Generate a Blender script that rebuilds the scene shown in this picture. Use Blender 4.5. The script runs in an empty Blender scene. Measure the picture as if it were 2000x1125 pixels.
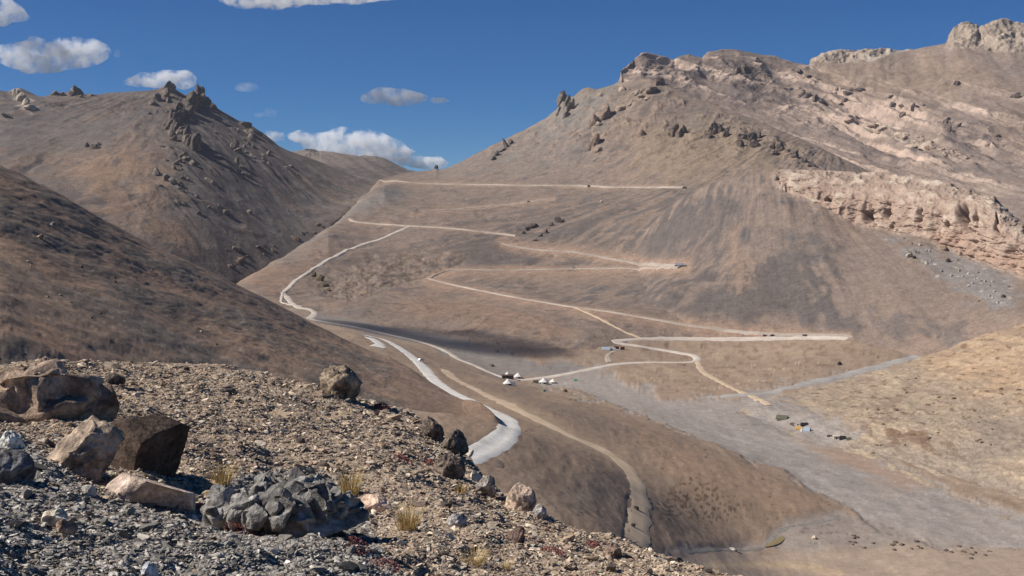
import bpy, math, random
import numpy as np
from mathutils import Vector, Matrix

random.seed(7)
rng = np.random.default_rng(7)
sc = bpy.context.scene
COL = sc.collection
F, HZ = 2414.0, 420.0                       # focal length and horizon row, in a 2000 x 1125 picture
PITCH = math.atan((562.5 - HZ) / F)
CP, SP = math.cos(PITCH), math.sin(PITCH)
SUN_AZ, SUN_EL = math.radians(-96), math.radians(42)
SUN = Vector((math.sin(SUN_AZ) * math.cos(SUN_EL), math.cos(SUN_AZ) * math.cos(SUN_EL), math.sin(SUN_EL)))
ALB = 1.0

# ------------------------------------------------------------------ helpers
def raydir(u, v):
    x = (np.asarray(u, float) - 1000.0) / F
    q = (562.5 - np.asarray(v, float)) / F
    return x, CP + q * SP, -SP + q * CP

def pt(u, v, d):
    x, y, z = raydir(u, v)
    k = d / np.hypot(x, y)
    return x * k, y * k, z * k

def proj(P):
    X, Y, Z = P[..., 0], P[..., 1], P[..., 2]
    f = np.maximum(Y * CP - Z * SP, 0.05)
    return 1000 + F * X / f, 562.5 - F * (Y * SP + Z * CP) / f

def _h(ix, iy, iz, seed):
    n = (ix.astype(np.int64) * 374761393 + iy.astype(np.int64) * 668265263 + iz.astype(np.int64) * 2147483647 + seed * 1274126177) & 0xffffffff
    n = ((n ^ (n >> 13)) * 1274126177) & 0xffffffff
    return (n ^ (n >> 16)) & 0xffff

_GT = {}
def n2(x, y, seed=0):
    if seed not in _GT:
        a = np.random.default_rng(seed + 1000).random(65536) * 2 * math.pi
        _GT[seed] = (np.cos(a), np.sin(a))
    gc, gs = _GT[seed]
    x, y = np.broadcast_arrays(x, y)
    x0, y0 = np.floor(x), np.floor(y)
    fx, fy = x - x0, y - y0
    ix, iy = x0.astype(np.int32), y0.astype(np.int32)
    sx, sy = fx * fx * fx * (fx * (fx * 6 - 15) + 10), fy * fy * fy * (fy * (fy * 6 - 15) + 10)
    def g(dx, dy):
        k = ((ix + dx) & 255) * 256 + ((iy + dy) & 255)
        return gc[k] * (fx - dx) + gs[k] * (fy - dy)
    a = g(0, 0) * (1 - sx) + g(1, 0) * sx
    b = g(0, 1) * (1 - sx) + g(1, 1) * sx
    return (a * (1 - sy) + b * sy) * 1.5

def n3(x, y, z, seed=0):
    x0, y0, z0 = np.floor(x), np.floor(y), np.floor(z)
    fx, fy, fz = x - x0, y - y0, z - z0
    s = lambda t: t * t * (3 - 2 * t)
    sx, sy, sz = s(fx), s(fy), s(fz)
    r = 0
    for dx in (0, 1):
        for dy in (0, 1):
            for dz in (0, 1):
                w = (sx if dx else 1 - sx) * (sy if dy else 1 - sy) * (sz if dz else 1 - sz)
                h = _h(x0 + dx, y0 + dy, z0 + dz, seed)
                g1 = (h & 255) / 127.5 - 1; g2 = (h >> 8) / 127.5 - 1
                g3 = ((h * 7) & 255) / 127.5 - 1
                r = r + w * (g1 * (fx - dx) + g2 * (fy - dy) + g3 * (fz - dz))
    return r * 1.2

def fbm(x, y, o=4, seed=0, gain=0.5):
    r, a, f = 0, 1, 1
    for i in range(o):
        r = r + a * n2(x * f + 13.7 * i, y * f - 7.1 * i, seed + i); a *= gain; f *= 2.03
    return r

def ridged(x, y, o=4, seed=0, gain=0.5):
    r, a, f = 0, 1, 1
    for i in range(o):
        r = r + a * (1 - 2 * np.abs(n2(x * f + 3.7 * i, y * f + 9.1 * i, seed + i))); a *= gain; f *= 2.05
    return r

def sstep(a, b, x):
    t = np.clip((x - a) / (b - a), 0, 1)
    return t * t * (3 - 2 * t)

def lin(c):
    c = np.asarray(c, float) / 255
    return np.where(c <= 0.04045, c / 12.92, ((c + 0.055) / 1.055) ** 2.4)

def A(*c):                                   # colour of the ground material, as albedo
    l = lin(c); g = l @ np.array([0.3, 0.55, 0.15])
    return (g + (l - g) * 0.9) * ALB

def rockier(c, k, sat):
    """the mountains' ground is darker and greyer than the valley's"""
    g = (c @ np.array([0.3, 0.55, 0.15]))[..., None]
    return (g + (c - g) * sat) * k

def mix(c, d, m):
    m = np.clip(m, 0, 1)[..., None]
    return c * (1 - m) + np.asarray(d) * m

def gsm(a, s):                               # gaussian smoothing of a row
    if s < 0.5: return a
    n = int(3 * s); k = np.exp(-0.5 * (np.arange(-n, n + 1) / s) ** 2); k /= k.sum()
    return np.convolve(np.pad(a, n, mode='edge'), k, mode='valid')

def polymask(U, V, poly, feather, wob=None):
    p = np.array(poly, float); q = np.roll(p, -1, 0)
    d = np.full(U.shape, 1e9); ins = np.zeros(U.shape, bool)
    for (x0, y0), (x1, y1) in zip(p, q):
        ex, ey = x1 - x0, y1 - y0
        t = np.clip(((U - x0) * ex + (V - y0) * ey) / (ex * ex + ey * ey + 1e-9), 0, 1)
        d = np.minimum(d, np.hypot(U - x0 - t * ex, V - y0 - t * ey))
        c = ((y0 > V) != (y1 > V)) & (U < ex * (V - y0) / (ey if abs(ey) > 1e-9 else 1e-9) + x0)
        ins ^= c
    sd = np.where(ins, d, -d)
    if wob is not None: sd = sd + wob
    return sstep(-feather, feather, sd)

def linedist(U, V, line):
    p = np.array(line, float); d = np.full(U.shape, 1e9); s = np.zeros(U.shape)
    for (x0, y0), (x1, y1) in zip(p[:-1], p[1:]):
        ex, ey = x1 - x0, y1 - y0
        t = np.clip(((U - x0) * ex + (V - y0) * ey) / (ex * ex + ey * ey + 1e-9), 0, 1)
        dd = np.hypot(U - x0 - t * ex, V - y0 - t * ey)
        m = dd < d
        s = np.where(m, V - (y0 + t * ey), s)
        d = np.minimum(d, dd)
    return d, s                               # distance, and signed drop below the line

# ------------------------------------------------------------------ materials
def new_mat(name):
    m = bpy.data.materials.new(name); m.use_nodes = True
    nt = m.node_tree; b = nt.nodes['Principled BSDF']
    b.inputs['Roughness'].default_value = 0.95
    b.inputs['Specular IOR Level'].default_value = 0.12
    return m, nt, b

def attr_mat(name, scales, var=0.5, bump=0.6, bdist=1.0, stretch=(1, 1, 1)):
    """ground colour attribute broken up by noises of the given sizes (metres) plus a bump"""
    m, nt, b = new_mat(name); L = nt.links
    at = nt.nodes.new('ShaderNodeAttribute'); at.attribute_name = 'Col'
    tc = nt.nodes.new('ShaderNodeTexCoord'); mp = nt.nodes.new('ShaderNodeMapping')
    mp.inputs['Scale'].default_value = stretch
    L.new(tc.outputs['Object'], mp.inputs['Vector'])
    val = None; hgt = None
    for i, s in enumerate(scales):
        n = nt.nodes.new('ShaderNodeTexNoise'); n.inputs['Scale'].default_value = 1.0 / s
        n.inputs['Detail'].default_value = 5; n.inputs['Roughness'].default_value = 0.65
        L.new(mp.outputs[0], n.inputs['Vector'])
        r = nt.nodes.new('ShaderNodeMapRange'); r.inputs[1].default_value = 0.3; r.inputs[2].default_value = 0.7
        r.inputs[3].default_value = 1 - var; r.inputs[4].default_value = 1 + var
        L.new(n.outputs['Fac'], r.inputs[0])
        if val is None: val, hgt = r.outputs[0], n.outputs['Fac']
        else:
            mu = nt.nodes.new('ShaderNodeMath'); mu.operation = 'MULTIPLY'
            L.new(val, mu.inputs[0]); L.new(r.outputs[0], mu.inputs[1]); val = mu.outputs[0]
            ad = nt.nodes.new('ShaderNodeMath'); ad.operation = 'ADD'
            L.new(hgt, ad.inputs[0]); L.new(n.outputs['Fac'], ad.inputs[1]); hgt = ad.outputs[0]
    vm = nt.nodes.new('ShaderNodeVectorMath'); vm.operation = 'SCALE'
    L.new(at.outputs['Color'], vm.inputs[0]); L.new(val, vm.inputs['Scale'])
    L.new(vm.outputs[0], b.inputs['Base Color'])
    if bump > 0:
        bp = nt.nodes.new('ShaderNodeBump'); bp.inputs['Strength'].default_value = bump; bp.inputs['Distance'].default_value = bdist
        L.new(hgt, bp.inputs['Height']); L.new(bp.outputs[0], b.inputs['Normal'])
    return m

def flat_mat(name, rgb, rough=0.8, var=0.15, scale=3.0, spec=0.2):
    m, nt, b = new_mat(name); L = nt.links
    b.inputs['Roughness'].default_value = rough; b.inputs['Specular IOR Level'].default_value = spec
    n = nt.nodes.new('ShaderNodeTexNoise'); n.inputs['Scale'].default_value = scale; n.inputs['Detail'].default_value = 6
    tc = nt.nodes.new('ShaderNodeTexCoord'); L.new(tc.outputs['Object'], n.inputs['Vector'])
    r = nt.nodes.new('ShaderNodeValToRGB')
    c = lin(rgb)
    r.color_ramp.elements[0].position = 0.3; r.color_ramp.elements[1].position = 0.7
    r.color_ramp.elements[0].color = (*(c * (1 - var)), 1); r.color_ramp.elements[1].color = (*(c * (1 + var)), 1)
    L.new(n.outputs['Fac'], r.inputs[0]); L.new(r.outputs[0], b.inputs['Base Color'])
    return m

# ------------------------------------------------------------------ mesh building
def mesh_np(name, V, faces, mat, col=None, smooth=True, parent=None, loc=None):
    """V (n,3); faces: list of (m,k) int arrays"""
    me = bpy.data.meshes.new(name)
    V = np.ascontiguousarray(V, np.float32)
    me.vertices.add(len(V)); me.vertices.foreach_set('co', V.ravel())
    faces = [f for f in faces if len(f)]
    loops = np.concatenate([f.ravel() for f in faces]).astype(np.int32)
    tot = np.concatenate([np.full(len(f), f.shape[1]) for f in faces]).astype(np.int32)
    st = np.concatenate([[0], np.cumsum(tot)[:-1]]).astype(np.int32)
    me.loops.add(len(loops)); me.loops.foreach_set('vertex_index', loops)
    me.polygons.add(len(tot)); me.polygons.foreach_set('loop_start', st); me.polygons.foreach_set('loop_total', tot)
    me.update(calc_edges=True)
    me.polygons.foreach_set('use_smooth', np.full(len(tot), smooth, bool))
    if col is not None:
        at = me.attributes.new('Col', 'FLOAT_COLOR', 'POINT')
        c = np.ones((len(V), 4), np.float32); c[:, :3] = col.reshape(-1, 3)
        at.data.foreach_set('color', c.ravel())
    me.materials.append(mat)
    o = bpy.data.objects.new(name, me); COL.objects.link(o)
    if parent: o.parent = parent
    if loc is not None: o.location = loc
    return o

def grid_obj(name, P, col, mat, smooth=True):
    nt, nu = P.shape[:2]
    i = np.arange((nt - 1) * (nu - 1)); r, c = i // (nu - 1), i % (nu - 1)
    a = r * nu + c
    f = np.stack([a, a + 1, a + nu + 1, a + nu], 1)
    return mesh_np(name, P.reshape(-1, 3), [f], mat, col, smooth)

def tag(o, label=None, cat=None, group=None, kind=None):
    if label: o['label'] = label
    if cat: o['category'] = cat
    if group: o['group'] = group
    if kind: o['kind'] = kind
    return o

def landform(curves, u0, u1, nu, nts, sharp=None, ridge=None, dsm=40, rel=50, skirt=(40, 25), back=(400, 180), sm=26, wide=0):
    """Height field in polar coordinates round the viewpoint hill: each curve (u, v, distance) is a line on the ground;
    heights between the lines run smoothly; `ridge` is the index of the crest, whose small teeth fade off downhill."""
    a0 = math.atan2((u0 - 1000) / F, 1); a1 = math.atan2((u1 - 1000) / F, 1)
    az = np.linspace(a0, a1, nu)
    px = (u1 - u0) / nu
    R, Z, det = [], [], None
    for k, c in enumerate(curves):
        c = np.array(c, float)
        c[:, 2] = np.where(c[:, 2] > 1300, 1300 + (c[:, 2] - 1300) * 0.65, c[:, 2])
        x, y, z = pt(c[:, 0], c[:, 1], c[:, 2])
        a = np.arctan2(x, y); o = np.argsort(a)
        r = gsm(np.interp(az, a[o], c[o, 2]), 45 / px)
        e = np.interp(az, a[o], (z / c[:, 2])[o])
        if k == ridge:
            es = gsm(e, dsm / px); det = (e - es) * r; e = gsm(e, wide / px) if wide else es; det2 = (es - e) * r
        else: e = gsm(e, sm / px)
        R.append(r); Z.append(e * r)
    R.insert(0, R[0] - skirt[0]); Z.insert(0, Z[0] - skirt[1])
    R.append(R[-1] + back[0]); Z.append(Z[-1] - back[1])
    nts = [14] + list(nts) + [14]
    for k in range(1, len(R)): R[k] = np.maximum(R[k], R[k - 1] + 2)
    sl = [(Z[k + 1] - Z[k]) / (R[k + 1] - R[k]) for k in range(len(R) - 1)]
    rows_r, rows_z, rows_t = [], [], []
    for k in range(len(R) - 1):
        s0 = sl[k]
        def tan(i, side):
            if i == 0: return sl[0]
            if i == len(R) - 1: return sl[-1]
            if sharp and (i - 1) in sharp: return s0
            p, q = sl[i - 1], sl[i]
            return np.where(p * q > 0, 2 * p * q / (p + q + np.where(p + q == 0, 1e-9, 0)), 0)
        m0, m1 = tan(k, 0), tan(k + 1, 1)
        n = nts[k]
        for t in np.arange(n) / n:
            h = R[k + 1] - R[k]
            z = (2 * t**3 - 3 * t**2 + 1) * Z[k] + (t**3 - 2 * t**2 + t) * h * m0 + (3 * t**2 - 2 * t**3) * Z[k + 1] + (t**3 - t**2) * h * m1
            rows_r.append(R[k] + h * t); rows_z.append(z); rows_t.append(k - 1 + t)
    rows_r.append(R[-1]); rows_z.append(Z[-1]); rows_t.append(len(R) - 2.0)
    rr, zz = np.array(rows_r), np.array(rows_z)
    if ridge is not None:
        w = np.exp(-np.abs(rr - R[ridge + 1]) / rel)
        zz = zz + det[None] * w + det2[None] * np.exp(-np.abs(rr - R[ridge + 1]) / 200)
    P = np.stack([rr * np.sin(az), rr * np.cos(az), zz], -1)
    T = np.repeat(np.array(rows_t)[:, None], nu, 1)
    return P, T

def normals(P):
    du = np.gradient(P, axis=1); dt = np.gradient(P, axis=0)
    n = np.cross(du, dt)
    n /= np.linalg.norm(n, axis=-1, keepdims=True) + 1e-9
    return np.where(n[..., 2:3] < 0, -n, n)

def streak(P, N, size, length, seed, steps=9, o=2, apex=None, apex_r=400.0):
    """noise smeared down the fall line"""
    if apex is not None:
        q = P[..., :2] - np.array(apex); rad_ = np.linalg.norm(q, axis=-1); an = np.arctan2(q[..., 0], -q[..., 1])
        wq = 0.8 * fbm(P[..., 0] / (size * 6), P[..., 1] / (size * 6), 3, seed + 40)
        r = fbm(an * apex_r / size + wq, rad_ / length + 3 * wq, 3, seed) + 0.6 * fbm(an * apex_r * 2.3 / size, rad_ * 1.7 / length + wq, 2, seed + 9)
        r = r * (0.55 + 0.9 * sstep(-0.5, 0.6, fbm(P[..., 0] / (size * 5), P[..., 1] / (size * 5), 3, seed + 60)))
        return r / (r.std() + 1e-6)
    g = N[..., :2]
    gl = np.linalg.norm(g, axis=-1, keepdims=True) + 1e-6
    g = g / gl; r = 0; ws = 0
    for k in range(steps):
        t = (k / (steps - 1) - 0.5) * length
        w = 1 - abs(k / (steps - 1) - 0.5)
        r = r + w * fbm((P[..., 0] + g[..., 0] * t) / size, (P[..., 1] + g[..., 1] * t) / size, o, seed); ws += w
    r = r / ws
    return r / (r.std() + 1e-6)

def unit(a): return (a - a.mean()) / (a.std() + 1e-6)

# ================================================================== ROADS drawn first as lines (picture points, put on the ground later)
ROAD_VALLEY = [(553,572),(565,587),(577,598),(590,602),(603,604),(615,611),(609,619),(605,623),(640,630),(700,640),(760,654),(810,665),(850,677),(880,691),(895,702),(925,713),(950,725),(985,738),(1005,743),(1060,738),(1100,732),(1150,722),(1200,712),(1250,708.5),(1300,708),(1345,708),(1363,703),(1356,695),(1330,690),(1290,683),(1240,675.5),(1210,671),(1198,668),(1215,665),(1260,662),(1340,661),(1450,662),(1560,660.5),(1640,659.5),(1660,657.5),(1645,655.5),(1580,654.5),(1500,652.5),(1440,648),(1380,640),(1300,628),(1200,611),(1100,597),(1000,580),(930,566),(870,553),(838,544)]
ROAD_MID = [(838,544),(850,537),(875,529),(910,527),(980,528),(1050,527),(1120,525),(1200,524),(1270,523),(1322,522),(1334,520),(1320,519),(1260,515),(1200,507),(1150,497),(1110,491),(1060,489),(1010,482),(980,476)]
ROAD_UP = [(553,572),(566,560),(580,546),(620,520),(660,498),(705,478),(740,469),(770,455),(803,442)]
ROAD_SADDLE = [(683,428),(695,434),(740,438),(803,442),(840,444),(870,446),(905,449),(940,453),(985,458),(1008,461)]
ROAD_HIGH = [(818,415),(870,411),(930,406),(985,401),(1030,395),(1080,389)]
ROAD_TOP = [(728,351),(800,357),(870,360),(950,361),(1040,363),(1120,362.5),(1180,365),(1260,366.5),(1335,366)]
ROAD_NEAR = [(640,985),(720,955),(790,932),(850,914),(905,898),(930,887),(957,873),(980,857),(994,840),(992,824),(978,812),(955,803),(930,792),(905,779),(880,766),(855,749),(835,729),(822,713),(805,698),(785,683),(762,669),(738,660),(712,656)]
TRACK = [(868,722),(884,738),(920,756),(960,776),(1000,796),(1040,815),(1080,835),(1120,855),(1160,871),(1195,890),(1220,911),(1238,935),(1247,965),(1248,1000),(1244,1030),(1240,1062)]
TRACK_ACROSS = [(1362,706),(1372,726),(1400,742),(1440,763),(1480,778),(1502,792)]
TRACK_SLOPE = [(1120,600),(1150,612),(1185,630),(1220,648),(1255,662)]
ALLROADS = [ROAD_VALLEY, ROAD_MID, ROAD_UP, ROAD_SADDLE, ROAD_HIGH, ROAD_TOP]

LAND = []                                     # objects that lines and things are set down on

# ================================================================== FAR HILL behind the saddle
P, T = landform([[(430,380,2800),(600,360,2800),(800,370,2900),(900,380,2900)],
                 [(430,322,3300),(500,310,3300),(560,300,3300),(585,294,3300),(598,290.5,3300),(606,290,3300),(616,292,3300),(625,297,3300),(660,300,3300),(700,304,3300),(715,302,3300),(735,304,3300),(755,311,3300),(775,322,3300),(800,335,3300),(830,340,3300),(900,350,3300)]],
                430, 900, 300, [60], ridge=1)
N = normals(P); s = streak(P, N, 40, 160, 11)
P = P + N * (s * 0.8 + 4 * fbm(P[..., 0] / 150, P[..., 1] / 150, 4, 3))[..., None]
U, V = proj(P)
c = np.broadcast_to(A(143,126,112), P.shape).copy()
c = mix(c, A(120,108,98), sstep(0.2, 1.4, s + unit(fbm(P[..., 0] / 200, P[..., 1] / 200, 3, 8))))
c = mix(c, A(92,88,86), sstep(0.55, 1, polymask(U, V, [(585,292),(605,286),(628,296),(612,300)], 5)))
M_FAR = attr_mat('far_slope_earth', (60, 12, 4), 0.16, 0.4, 1.5)
o = grid_obj('far_hill', P, rockier(c, .74, .85), M_FAR); tag(o, kind='structure'); LAND.append(o)

# ================================================================== LEFT MOUNTAIN
ridge1 = [(-150,190,2100),(-60,172,2050),(0,177,2000),(15,179,2000),(28,173,2000),(40,171,2000),(55,178,1990),(72,187,1980),(86,191,1980),(100,184,1970),(108,181,1970),(120,182,1960),(138,178,1960),(147,172,1950),(156,179,1940),(165,185,1940),(175,183,1930),(190,186,1920),(215,181,1900),(250,179,1880),(290,177,1840),(312,173,1820),(320,168,1810),(327,166,1800),(336,169,1800),(346,176,1790),(360,185,1790),(372,187,1780),(378,180,1780),(385,173,1780),(393,181,1780),(404,195,1800),(412,204,1810),(440,221,1850),(468,237,1900),(480,239,1920),(500,250,1960),(520,263,2000),(545,285,2060),(562,293,2110),(590,303,2200),(620,314,2330),(660,331,2480),(700,347,2620),(735,357.5,2720),(800,372,2850)]
mid1 = [(-150,385,1560),(0,335,1610),(80,345,1590),(150,345,1580),(240,335,1590),(330,330,1600),(380,335,1650),(420,342,1700),(500,362,1800),(580,386,1890),(650,391,1960),(700,373,2060),(735,358.5,2200),(800,374,2330)]
base1 = [(-150,560,1000),(0,505,1120),(150,520,1150),(300,530,1190),(400,545,1220),(470,546,1255),(540,506,1385),(600,473,1510),(650,436,1670),(700,393,1880),(735,360,2150),(800,380,2300)]
ridge1 = [(u, v, 2400 + 0.06 * max(0, u - 560)) for u, v, d in ridge1]
P, T = landform([base1, mid1, ridge1], -150, 800, 700, [150, 190], sharp={2}, ridge=2, dsm=60, rel=18, wide=170)
P0 = P; N = normals(P)
ap = pt(370, 120, 2200)[:2]
s1 = streak(P, N, 10, 90, 21, apex=ap); s2 = streak(P, N, 36, 300, 22, apex=ap)
gul = ridged(P[..., 0] / 160, P[..., 1] / 230, 4, 31)
rock = unit(ridged(P[..., 0] / 60 + P[..., 2] / 50, P[..., 1] / 60 - P[..., 2] / 40, 5, 41, 0.6))
U, V = proj(P)
top = np.exp(-np.abs(T - 2) / 0.35) * sstep(2.1, 1.6, np.abs(T - 2) + 1)
cragz = np.maximum(polymask(U, V, [(300,165),(345,165),(410,185),(480,235),(520,275),(560,330),(520,360),(440,330),(385,390),(330,420),(310,300)], 40), 0.5 * polymask(U, V, [(250,330),(420,360),(440,440),(330,440),(250,400)], 35))
cragz = np.maximum(cragz, 0.8 * polymask(U, V, [(-10,165),(90,180),(200,178),(200,200),(100,215),(0,235)], 14))
D = 0.12 * s1 + 0.6 * s2 + 0.7 * unit(gul) + cragz * (np.clip(rock, 0.2, 3) * 1.6)
P = P + N * (D * sstep(-0.6, 0.25, T) * (0.35 + 0.65 * sstep(0, 0.2, np.abs(T - 2))))[..., None]
U, V = proj(P0)
big = unit(fbm(P[..., 0] / 240, P[..., 1] / 240 + P[..., 2] / 90, 4, 51)); spots = unit(fbm(P[..., 0] / 30, P[..., 1] / 30, 4, 52))
c = np.broadcast_to(A(133,116,102), P.shape).copy()
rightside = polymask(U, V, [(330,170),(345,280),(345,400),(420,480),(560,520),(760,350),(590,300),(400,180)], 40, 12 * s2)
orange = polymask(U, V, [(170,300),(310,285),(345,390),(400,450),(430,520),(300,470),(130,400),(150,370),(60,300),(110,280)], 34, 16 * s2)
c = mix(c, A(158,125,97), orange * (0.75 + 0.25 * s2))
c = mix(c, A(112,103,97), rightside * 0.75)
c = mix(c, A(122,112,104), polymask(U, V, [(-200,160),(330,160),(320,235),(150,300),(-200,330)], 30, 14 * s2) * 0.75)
c = mix(c, A(140,114,94), sstep(0.3, 1.6, s2 + 0.5 * big) * 0.6)
c = mix(c, A(96,90,88), sstep(0.6, 1.9, s1 + 0.6 * big) * 0.6)
c = mix(c, A(105,97,92), cragz * sstep(0.2, 1.2, rock + 0.4 * spots) * 0.7)
c = mix(c, A(78,74,74), cragz * sstep(1.2, 2.2, rock) * 0.6)
c = mix(c, A(186,168,148), polymask(U, V, [(28,175),(45,178),(60,205),(78,215),(60,222),(42,212),(30,195)], 5, 4 * spots))
c = mix(c, A(104,90,80), polymask(U, V, [(300,520),(430,470),(560,480),(640,430),(600,500),(470,560)], 14, 9 * spots) * 0.6)
M_MTN = attr_mat('mountain_scree', (30, 7, 2.6), 0.2, 0.6, 1.8)
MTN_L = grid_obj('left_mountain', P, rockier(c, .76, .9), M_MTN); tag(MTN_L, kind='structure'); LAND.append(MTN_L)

# ================================================================== FAR RIGHT MOUNTAIN (behind)
ridge3 = [(1080,240,2600),(1150,200,2650),(1190,175,2680),(1206,160,2700),(1211,135,2700),(1225,123,2720),(1240,116,2730),(1252,106,2750),(1263,103,2760),(1280,107,2770),(1300,112,2800),(1318,119,2810),(1330,110,2830),(1345,105,2840),(1358,110,2850),(1372,115,2860),(1383,103,2870),(1405,97,2880),(1440,98,2900),(1470,104,2920),(1500,110,2940),(1530,117,2960),(1560,122,2980),(1580,126,3000),(1586,117,3010),(1600,107,3020),(1640,98,3040),(1690,96,3060),(1720,93,3080),(1755,98,3090),(1790,97,3110),(1820,90,3130),(1848,84,3150),(1852,70,3150),(1862,53,3160),(1878,43,3160),(1895,40,3170),(1908,47,3170),(1912,60,3170),(1920,49,3180),(1940,39,3190),(1965,38,3200),(1990,45,3220),(2030,52,3250),(2180,70,3300)]
mid3 = [(1080,300,2450),(1200,250,2480),(1400,235,2560),(1600,235,2620),(1800,240,2560),(2000,260,2450),(2180,280,2350)]
base3 = [(1080,340,2200),(1300,360,2200),(1500,370,2150),(1700,380,2050),(1800,410,1900),(2000,480,1650),(2180,520,1500)]
P, T = landform([base3, mid3, ridge3], 1080, 2180, 750, [130, 190], sharp={2}, ridge=2, dsm=50, rel=28, wide=200)
P0 = P; N = normals(P)
U, V = proj(P)
ap = pt(1760, -160, 3600)[:2]
s1 = streak(P, N, 22, 130, 61, apex=ap, apex_r=900.0); s2 = streak(P, N, 60, 380, 62, apex=ap, apex_r=900.0)
su = (U + 0.0) ; sv = V - 0.32 * U                      # beds dipping to the right
strata = unit(fbm(su / 260, sv / 16, 4, 63)); strata2 = unit(ridged(su / 160, sv / 28, 4, 64))
rock = unit(ridged(P[..., 0] / 75, P[..., 2] / 60 + P[..., 1] / 130, 5, 65, 0.6))
crz = polymask(U, V, [(1200,120),(1330,100),(1450,95),(1600,140),(1700,200),(1800,200),(2010,210),(2010,330),(1900,340),(1700,330),(1560,250),(1400,190),(1230,200)], 45, 14 * strata)
tor = np.maximum(polymask(U, V, [(1846,95),(1852,60),(1880,35),(1960,30),(2030,45),(2030,100),(1930,95)], 5, 3 * strata), polymask(U, V, [(1580,122),(1600,100),(1700,90),(1780,96),(1700,116),(1620,124)], 4))
D = 0.3 * s1 + 0.7 * s2 + crz * (2.0 * np.clip(rock, -0.3, 3) + 3.4 * strata2) + tor * 4 * rock + 4 * fbm(P[..., 0] / 260, P[..., 1] / 260, 3, 66)
P = P + N * (D * sstep(-0.6, 0.25, T) * (0.65 + 0.35 * sstep(0, 0.15, np.abs(T - 2))))[..., None]
c = np.broadcast_to(A(152,131,116), P.shape).copy()
c = mix(c, A(130,116,108), sstep(0.1, 1.5, s2 + 0.4 * s1) * 0.4)
c = mix(c, A(156,132,108), polymask(U, V, [(1560,130),(1800,100),(2010,110),(2010,180),(1800,200),(1650,190)], 25, 10 * s1) * 0.6)
c = mix(c, A(200,172,150), crz * sstep(0.1, 1.3, strata + 0.4 * rock) * 0.85)
c = mix(c, A(100,89,86), crz * sstep(0.2, 1.4, -strata + 0.4 * s1) * 0.8)
c = mix(c, A(196,174,150), polymask(U, V, [(1690,238),(1760,252),(1830,280),(1900,305),(1890,312),(1800,285),(1700,252)], 6, 7 * strata) * sstep(-0.6, 0.8, rock) * 0.8)
c = mix(c, A(172,152,132), tor)
c = mix(c, A(206,190,168), polymask(U, V, [(1640,118),(1700,110),(1770,98),(1700,122),(1655,125)], 4) * sstep(-.5, .5, rock))
c = mix(c, A(124,112,110), polymask(U, V, [(1900,105),(2010,120),(2010,170),(1960,150)], 20, 6 * s1) * 0.5)
c = mix(c, A(132,112,96), polymask(U, V, [(1930,240),(2010,210),(2010,300),(1950,290)], 16, 6 * s1) * 0.6)
M_MTN2 = attr_mat('right_mountain_rock', (45, 10, 3.2), 0.2, 0.6, 2.4)
MTN_R = grid_obj('right_mountain', P, rockier(c, .88, .95), M_MTN2); tag(MTN_R, kind='structure'); LAND.append(MTN_R)

# ================================================================== ZIGZAG SLOPE and its spur
ridge2 = [(440,575,1330),(470,556,1400),(540,513,1560),(600,480,1700),(650,443,1860),(700,396,2050),(740,351,2300),(780,340,2420),(800,336,2440),(835,333,2450),(846,331,2450),(852,328,2450),(858,331,2450),(875,328,2450),(900,316,2450),(925,302,2450),(950,290,2450),(960,284,2450),(972,279,2450),(985,274,2450),(1005,263,2450),(1040,246,2450),(1070,229,2480),(1088,212,2460),(1094,192,2450),(1099,186,2450),(1107,190,2440),(1120,188,2430),(1138,173,2410),(1150,170,2400),(1165,174,2390),(1190,168,2370),(1215,162,2340),(1240,156,2320),(1270,154,2300),(1300,165,2280),(1350,185,2240),(1400,206,2200),(1450,225,2150),(1500,244,2100),(1560,269,2040),(1620,297,1970),(1695,333,1890),(1780,375,1800),(1950,450,1650)]
curC = [(440,572,1280),(470,552,1310),(540,510,1460),(600,476,1590),(650,440,1750),(700,393,1880),(740,353,2210),(780,357,2180),(850,360,2130),(1000,361,2000),(1200,366,1860),(1330,367,1720),(1450,364,1640),(1600,375,1600),(1780,420,1560),(1950,500,1450)]
curB = [(440,572,1190),(470,552,1250),(540,507,1382),(600,473,1508),(650,436,1668),(690,430,1690),(740,437,1650),(803,442,1610),(900,449,1580),(985,457,1560),(1100,448,1540),(1250,436,1470),(1340,425,1420),(1430,405,1420),(1600,470,1400),(1780,520,1380),(1950,560,1330)]
curA = [(440,573,1150),(470,556,1190),(540,545,1235),(600,540,1255),(700,541,1265),(830,545,1268),(1000,536,1290),(1150,530,1300),(1330,521,1270),(1450,505,1260),(1600,560,1280),(1780,600,1240),(1950,620,1200)]
base2 = [(440,590,1090),(500,594,1085),(560,602,1075),(620,613,1050),(700,621,1030),(800,641,1000),(900,666,960),(1000,690,910),(1060,700,895),(1110,702,892),(1170,683,935),(1300,657,1010),(1500,655,1020),(1660,655,1030),(1950,665,1000)]
P, T = landform([base2, curA, curB, curC, ridge2], 440, 1950, 1060, [110, 85, 80, 150], sharp={4}, ridge=4, dsm=60, rel=50, back=(300, 150))
P0 = P; N = normals(P); U, V = proj(P)
SL_AZ = np.arctan2(P[0, :, 0], P[0, :, 1]); SL_R = np.hypot(P[..., 0], P[..., 1]); SL_Z = P[..., 2].copy()
ap = pt(1640, 250, 1900)[:2]
s1 = streak(P, N, 7, 50, 71, apex=ap); s2 = streak(P, N, 34, 260, 72, apex=ap); s3 = streak(P, N, 15, 120, 73, apex=ap)
rock = unit(ridged(P[..., 0] / 60, P[..., 2] / 50 + P[..., 1] / 90, 5, 75, 0.6))
upper = polymask(U, V, [(940,290),(1090,190),(1210,150),(1330,170),(1500,245),(1600,300),(1560,330),(1430,300),(1280,310),(1150,320),(1060,300)], 40)
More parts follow.
